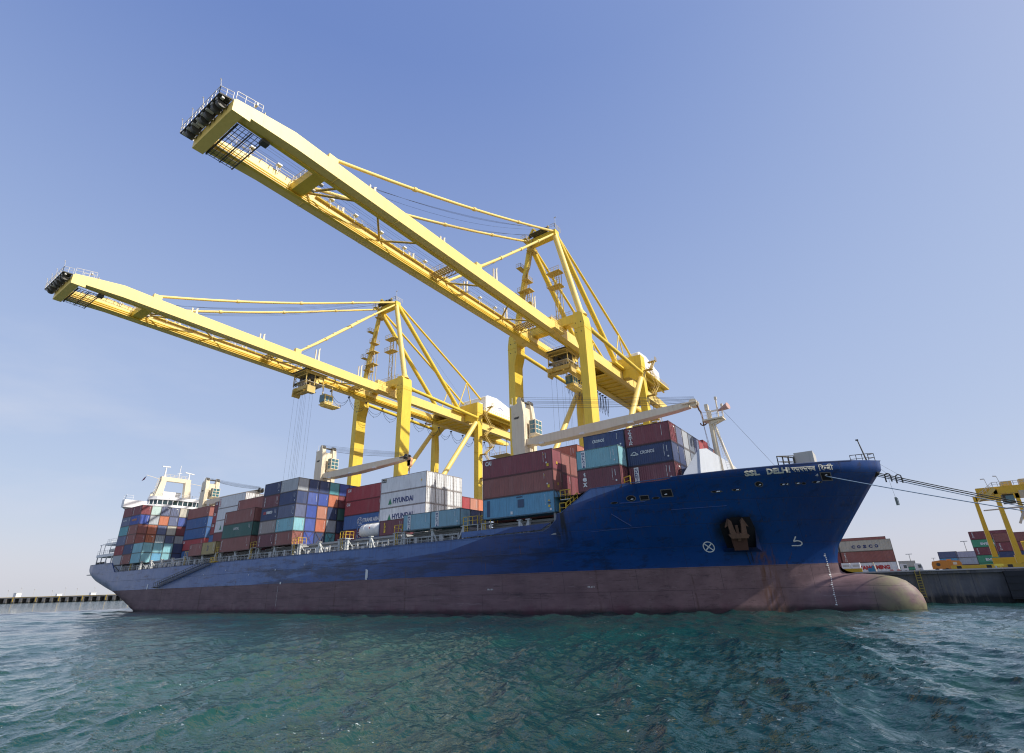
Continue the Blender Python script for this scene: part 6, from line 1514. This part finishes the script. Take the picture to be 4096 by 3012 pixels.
# rubber tyred yard gantry
def yard_gantry():
    t = empty('yard_gantry', (25, 185, QZ)); tag(t, 'yellow rubber tyred yard gantry at the right edge of the photo', 'crane')
    yl = paint('gantry_yellow', (.70, .43, .02), .45, .3, .05); y0, y1 = 182.0, 189.0
    for (x0, x1, y) in ((23.1, 23.3, y0), (20.3, 20.5, y1 + 8), (29.2, 29.4, y1 + 8), (31.5, 31.7, y0)):
        q = MB(); q.prism([(x0, y, QZ + 3.4), (x0 + 1.15, y, QZ + 3.4), (x0 + .95, y, QZ + 19.5), (x0 + .2, y, QZ + 19.5)], (0, 1.0, 0)); q.build('leg', yl, t)
    q = MB(); q.box(20.0, 32.9, y0, y0 + 1.1, QZ + 18.2, QZ + 20.0); q.build('top_girder', yl, t); q = MB(); q.box(21.0, 33.6, y1 + 8, y1 + 9.1, QZ + 18.2, QZ + 19.6); q.build('top_girder', yl, t)
    q = MB(); q.prism([(20.3, y0 - 1, QZ + 17.0), (21.6, y0 - 1, QZ + 17.2), (23.8, y0 - 1, QZ + 19.2), (23.4, y0 - 1, QZ + 19.9), (20.4, y0 - 1, QZ + 17.5)], (0, 6, 0)); q.box(25.5, 27.5, y0 + 1, y0 + 4, QZ + 20, QZ + 21.2); q.box(29, 30.2, y0 + 1, y0 + 3, QZ + 20, QZ + 21.5); q.build('end_platform', M['yellow2'], t)
    q = MB(); q.box(24.9, 27.0, y0 + 1.2, y0 + 3.6, QZ + 15.8, QZ + 18.1); cb = q.build('cab', M['dark'], t); q = MB(); q.box(25.4, 27.01, y0 + 1.18, y0 + 1.2, QZ + 16.2, QZ + 17.7); q.build('cab_window', M['cabglass'], cb)
    q = MB(); q.box(28.0, 32.0, y0 - .3, y0 + .2, QZ + 16.8, QZ + 18.6); q.build('side_panel', paint('gantry_cream', (.5, .42, .28), .5, .3), t)
    q = MB(); q.box(22.9, 33.5, y0, y0 + 1.4, QZ + 1.5, QZ + 3.4); q.build('sill_beam', yl, t); q = MB(); q.box(20.0, 30.5, y1 + 8, y1 + 9, QZ + 1.5, QZ + 3.2); q.build('sill_beam', yl, t)
    for x in (23.4, 25.0, 30.0, 32.2):
        q = MB(); q.tube((x + .5, y0, QZ + .8), (x + .5, y0 + .8, QZ + .8), .78, 16); q.build('wheel', M['black'], t)
    q = MB(); q.box(24.9, 27.5, y0 - .4, y0, QZ + 3.6, QZ + 6.4); q.tube((24.9, y0 - .1, QZ + 6.2), (28.0, y0 - .1, QZ + 6.3), .35, 10); q.build('power_unit', M['handyellow'], t)
    q = MB(); q.rail([(20.3, y0 - 1, QZ + 17.6), (23.4, y0 - 1, QZ + 20.0), (32.8, y0, QZ + 20.1)], 1.0, .05, 1.0); q.bar((22.6, y0, QZ + 20), (22.4, y0, QZ + 22.2), .1); q.bar((21.6, y0, QZ + 22.2), (22.4, y0, QZ + 22.2), .2); q.bar((25.2, y0, QZ + 20.3), (24.9, y0, QZ + 22.6), .1); q.bar((24.2, y0, QZ + 22.7), (24.9, y0, QZ + 22.6), .2)
    q.bar((21.0, y0 + 8, QZ + 15), (30, y0 + 8, QZ + 15.2), .3); q.bar((24.5, y0 + .5, QZ + 14.6), (31, y0 + .5, QZ + 14.8), .25); q.bar((26.4, y0 + 2, QZ + 10.8), (28.3, y0 + 2, QZ + 14.5), .3, .5); q.build('handrail', M['galv'], t)
yard_gantry()
for x, y, h, lab in ((31.0, 400, 16.0, 'tall floodlight mast left of the bright green stack'), (4.0, 400, 10.5, 'small floodlight mast far behind the pale stack')):
    q = MB(); q.tube((x, y, QZ), (x, y, QZ + h), .28, 8, .15); q.box(x - 1.6, x + 1.6, y - .3, y + .3, QZ + h, QZ + h + .35); o = q.build('floodlight_mast', M['galv']); tag(o, lab, 'light mast')

# ------------------------------------------------------------------ mooring ropes
def rope(p, q_, sag, r, mat, label, name='mooring_rope'):
    m = MB(); p = Vector(p); q_ = Vector(q_); pts = []; n = 24
    for i in range(n + 1): u = i / n; c = p.lerp(q_, u); c.z -= sag * 4 * u * (1 - u); pts.append(c)
    m.path(pts, r, 6); o = m.build(name, mat); tag(o, label, 'rope', 'mooring ropes'); return pts
rope((-4.95, hully(-4.9, 14.3) - .05, 14.35), (35.5, 93.3, 4.4), .5, .055, M['rope'], 'single pale blue mooring rope from the square chock by the name')
rope((.05, 74.9, 14.75), (36, 93.3, 4.5), .6, .055, M['ropedark'], 'dark mooring rope from the stem, uppermost of three', )
rope((-.05, 74.95, 14.6), (36, 93.6, 4.3), .62, .06, M['ropedark'], 'dark mooring rope from the stem, middle of three')
rope((-.15, 75.0, 14.45), (35.4, 93.9, 4.3), .65, .05, M['rope'], 'dark blue mooring rope from the stem, lowest of three')
def rat_guard(c, lab):
    t = empty('rat_guard', c); tag(t, lab, 'rope guard', 'black hoops hanging on the bow ropes'); q = MB(); x, y, z = c
    q.path([(x - .28, y, z - .55), (x - .25, y, z + .15), (x, y, z + .3), (x + .25, y, z + .15), (x + .28, y, z - .55)], .07, 6); q.build('hoop', M['black'], t)
    q = MB(); q.box(x - .35, x - .2, y - .1, y + .1, z - .7, z - .1); q.box(x + .2, x + .35, y - .1, y + .1, z - .7, z - .1); q.build('weight', M['dark'], t)
rat_guard((.95, 75.4, 14.35), 'black hoop guard nearest the stem on the dark ropes'); rat_guard((1.95, 75.9, 14.15), 'black hoop guard farther out along the dark ropes')
q = MB(); q.box(.98, 1.22, 75.9, 76.05, 11.0, 11.9); q.box(1.24, 1.30, 75.88, 76.05, 11.0, 11.8); q.tube((1.1, 76, 11.9), (.95, 75.4, 14.2), .012, 4); o = q.build('hanging_tag', paint('tag_grey', (.2, .23, .2), .6, .3)); tag(o, 'small rectangular weight dangling on a cord below the bow ropes', 'weight')
q = MB(); q.tube((.3, 75.2, 16.0), (1.95, 75.9, 14.5), .012, 4); q.tube((.5, 75.3, 15.2), (.95, 75.4, 14.6), .012, 4); q.build('guard_cord', M['cable'], ship)

# ------------------------------------------------------------------ distant pier beyond the stern
PA, PB = Vector((-730, 150, 0)), Vector((-590, 232, 0))
def pier():
    t = empty('distant_pier', PA); tag(t, 'long low concrete pier on piles on the horizon left of the stern', 'pier')
    d = (PB - PA).normalized(); L = (PB - PA).length; n = Vector((d.y, -d.x, 0)); n = n if n.dot(Vector((0, 0, 0)) - PA) > 0 else -n
    up = Vector((0, 0, 1))
    def bx(mb, u0, u1, w0, w1, z0, z1):
        P = [PA + d * u + n * w for u, w in ((u0, w0), (u1, w0), (u1, w1), (u0, w1))]
        mb.prism([(p.x, p.y, z0) for p in P], (0, 0, z1 - z0))
    q = MB(); bx(q, 0, L, -14, 0, 4.2, 5.2); q.build('pier_deck', conc.m, t)
    q = MB(); bx(q, 0, L, -14, -4, -1, 4.2); q.build('pier_back_wall', M['dark'], t)
    k = 0.0; i = 0
    while k < L - 3 and i < 95:
        q = MB(); bx(q, k, k + 2.4, -4, .3, -1, 4.2); bx(q, k + 2.4, k + 3.0, -.1, .1, 2.0, 4.1)
        o = q.build('fender_pile', conc.m, t)
        if i % 3 == 0: r = MB(); bx(r, k + 1.0, k + 1.6, .3, .5, 1.0, 5.2); r.build('ladder', M['handyellow'], o)
        k += 8.0; i += 1
    q = MB(); bx(q, 0, L, -.2, .1, 5.2, 5.5); q.build('kerb', M['handyellow'], t)
    rs = random.Random(9)
    for j in range(10):
        u = 6 + j * 15 + rs.random() * 5; c = PA + d * u - n * 9; h = rs.uniform(5, 9)
        q = MB(); q.tube((c.x, c.y, 5.2), (c.x, c.y, 5.2 + h), .12, 6); q.box(c.x - .9, c.x + .9, c.y - .3, c.y + .3, 5.2 + h, 5.5 + h); o = q.build('pier_lamp', M['galv']); tag(o, 'thin lamp post on the distant pier beyond the stern', 'lamp post', 'lamp posts on the distant pier')
    for j, (u, w, h) in enumerate(((22, 9, 4.0), (66, 4, 2.2), (101, 5, 2.4))):
        c = PA + d * u - n * 6; q = MB(); q.box(c.x - w / 2, c.x + w / 2, c.y - 2, c.y + 2, 5.2, 5.2 + h); q.box(c.x - w / 2 - .3, c.x + w / 2 + .3, c.y - 2.3, c.y + 2.3, 5.2 + h, 5.4 + h); o = q.build('pier_shed', M['white']); tag(o, ('white boxy shed at the left end of the distant pier', 'small white shed midway along the distant pier', 'low white shed on the distant pier near the stern')[j], 'shed')
pier()

# ------------------------------------------------------------------ sea
def axis(c, lo, hi, s0):
    def run(end):
        o = []; x = 0.0
        while x < end:
            x += max(s0, .0072 * x) if x < 190 else min(700, .055 * x); o.append(x)
        return o
    return np.array([-v for v in run(lo)[::-1]] + [0.0] + run(hi)) + c
xs = axis(-9, 9000, 9000, .11); ys = axis(13, 60, 9000, .10)
GX, GY = np.meshgrid(xs, ys)
sx_ = np.gradient(xs); sy_ = np.gradient(ys); sp = np.maximum(sx_[None, :], sy_[:, None])
rng = np.random.RandomState(11); Zs = np.zeros_like(GX); wind = math.radians(205)
DX = np.zeros_like(GX); DY = np.zeros_like(GX)
NW = 64
for i in range(NW):
    lam = .26 * (32 ** (i / (NW - 1.0))); th = wind + rng.normal(0, .52); k = 2 * math.pi / lam
    amp = .0105 * lam ** .82 * rng.uniform(.6, 1.3) * (.74 if lam > 1.5 else 1.2); ph = rng.uniform(0, 6.28)
    fade = np.clip((lam / sp - 2.0) / 2.0, 0, 1)
    arg = k * (GX * math.cos(th) + GY * math.sin(th)) + ph + .9 * np.sin(GX * .21 * rng.uniform(.5, 1.5) + GY * .17 + ph * 3)
    Zs += amp * fade * np.sin(arg); c = amp * fade * np.cos(arg) * .8
    DX += c * math.cos(th); DY += c * math.sin(th)
patch = .78 + .35 * np.sin(GX * .045 + 1.3 * np.sin(GY * .06)) * np.sin(GY * .08 + .8 * np.sin(GX * .03))
Zs *= patch
V = np.stack([GX + DX, GY + DY, Zs], -1).reshape(-1, 3)
ny, nx = GX.shape; idx = np.arange(ny * nx).reshape(ny, nx)
Fq = np.stack([idx[:-1, :-1], idx[:-1, 1:], idx[1:, 1:], idx[1:, :-1]], -1).reshape(-1, 4)
me = bpy.data.meshes.new('sea'); me.vertices.add(len(V)); me.vertices.foreach_set('co', V.ravel())
me.loops.add(Fq.size); me.loops.foreach_set('vertex_index', Fq.ravel().astype(np.int32))
me.polygons.add(len(Fq)); me.polygons.foreach_set('loop_start', np.arange(0, Fq.size, 4, dtype=np.int32)); me.polygons.foreach_set('loop_total', np.full(len(Fq), 4, dtype=np.int32))
me.polygons.foreach_set('use_smooth', np.ones(len(Fq), dtype=bool)); me.update(); me.validate()
w = NT('sea_water'); p = w.pos()
turb = w.ramp(w.noise(p, .03, 4, .6), .35, .65)
col = w.mix(turb, (.0030, .026, .030), (.010, .064, .052))
col = w.mix(w.math('MULTIPLY', w.ramp(w.noise(w.mapping(p, (1, 1, 1), (31, 5, 0)), .055, 3, .6), .52, .66), .55), col, (.030, .062, .048))
w.link(col, w.b.inputs['Base Color']); w.b.inputs['Roughness'].default_value = .035; w.b.inputs['IOR'].default_value = 1.333; w.b.inputs['Specular IOR Level'].default_value = .5
h1 = w.noise(w.mapping(p, (1, 1.5, 1)), 3.4, 3, .55); h2 = w.noise(w.mapping(p, (1, 1.5, 1), (4, 2, 0)), 1.15, 4, .55); h3 = w.noise(p, 9.0, 3, .6)
hh = w.math('ADD', w.math('ADD', w.math('MULTIPLY', h1, .30), w.math('MULTIPLY', h2, .75)), w.math('MULTIPLY', h3, .05))
w.bump(hh, .52, .26)
# scattered white flecks in the colour: foam and painted sun sparkle
fleck_ = w.math('MULTIPLY', w.ramp(w.noise(w.mapping(p, (1, 1.8, 1)), 4.2, 3, .6), .665, .70), w.ramp(w.noise(p, .16, 4, .7), .54, .64))
col2 = w.mix(fleck_, col, (.7, .75, .75)); w.link(col2, w.b.inputs['Base Color'])
me.materials.append(w.m); so_ = bpy.data.objects.new('sea', me); COL.objects.link(so_); tag(so_, kind='structure')
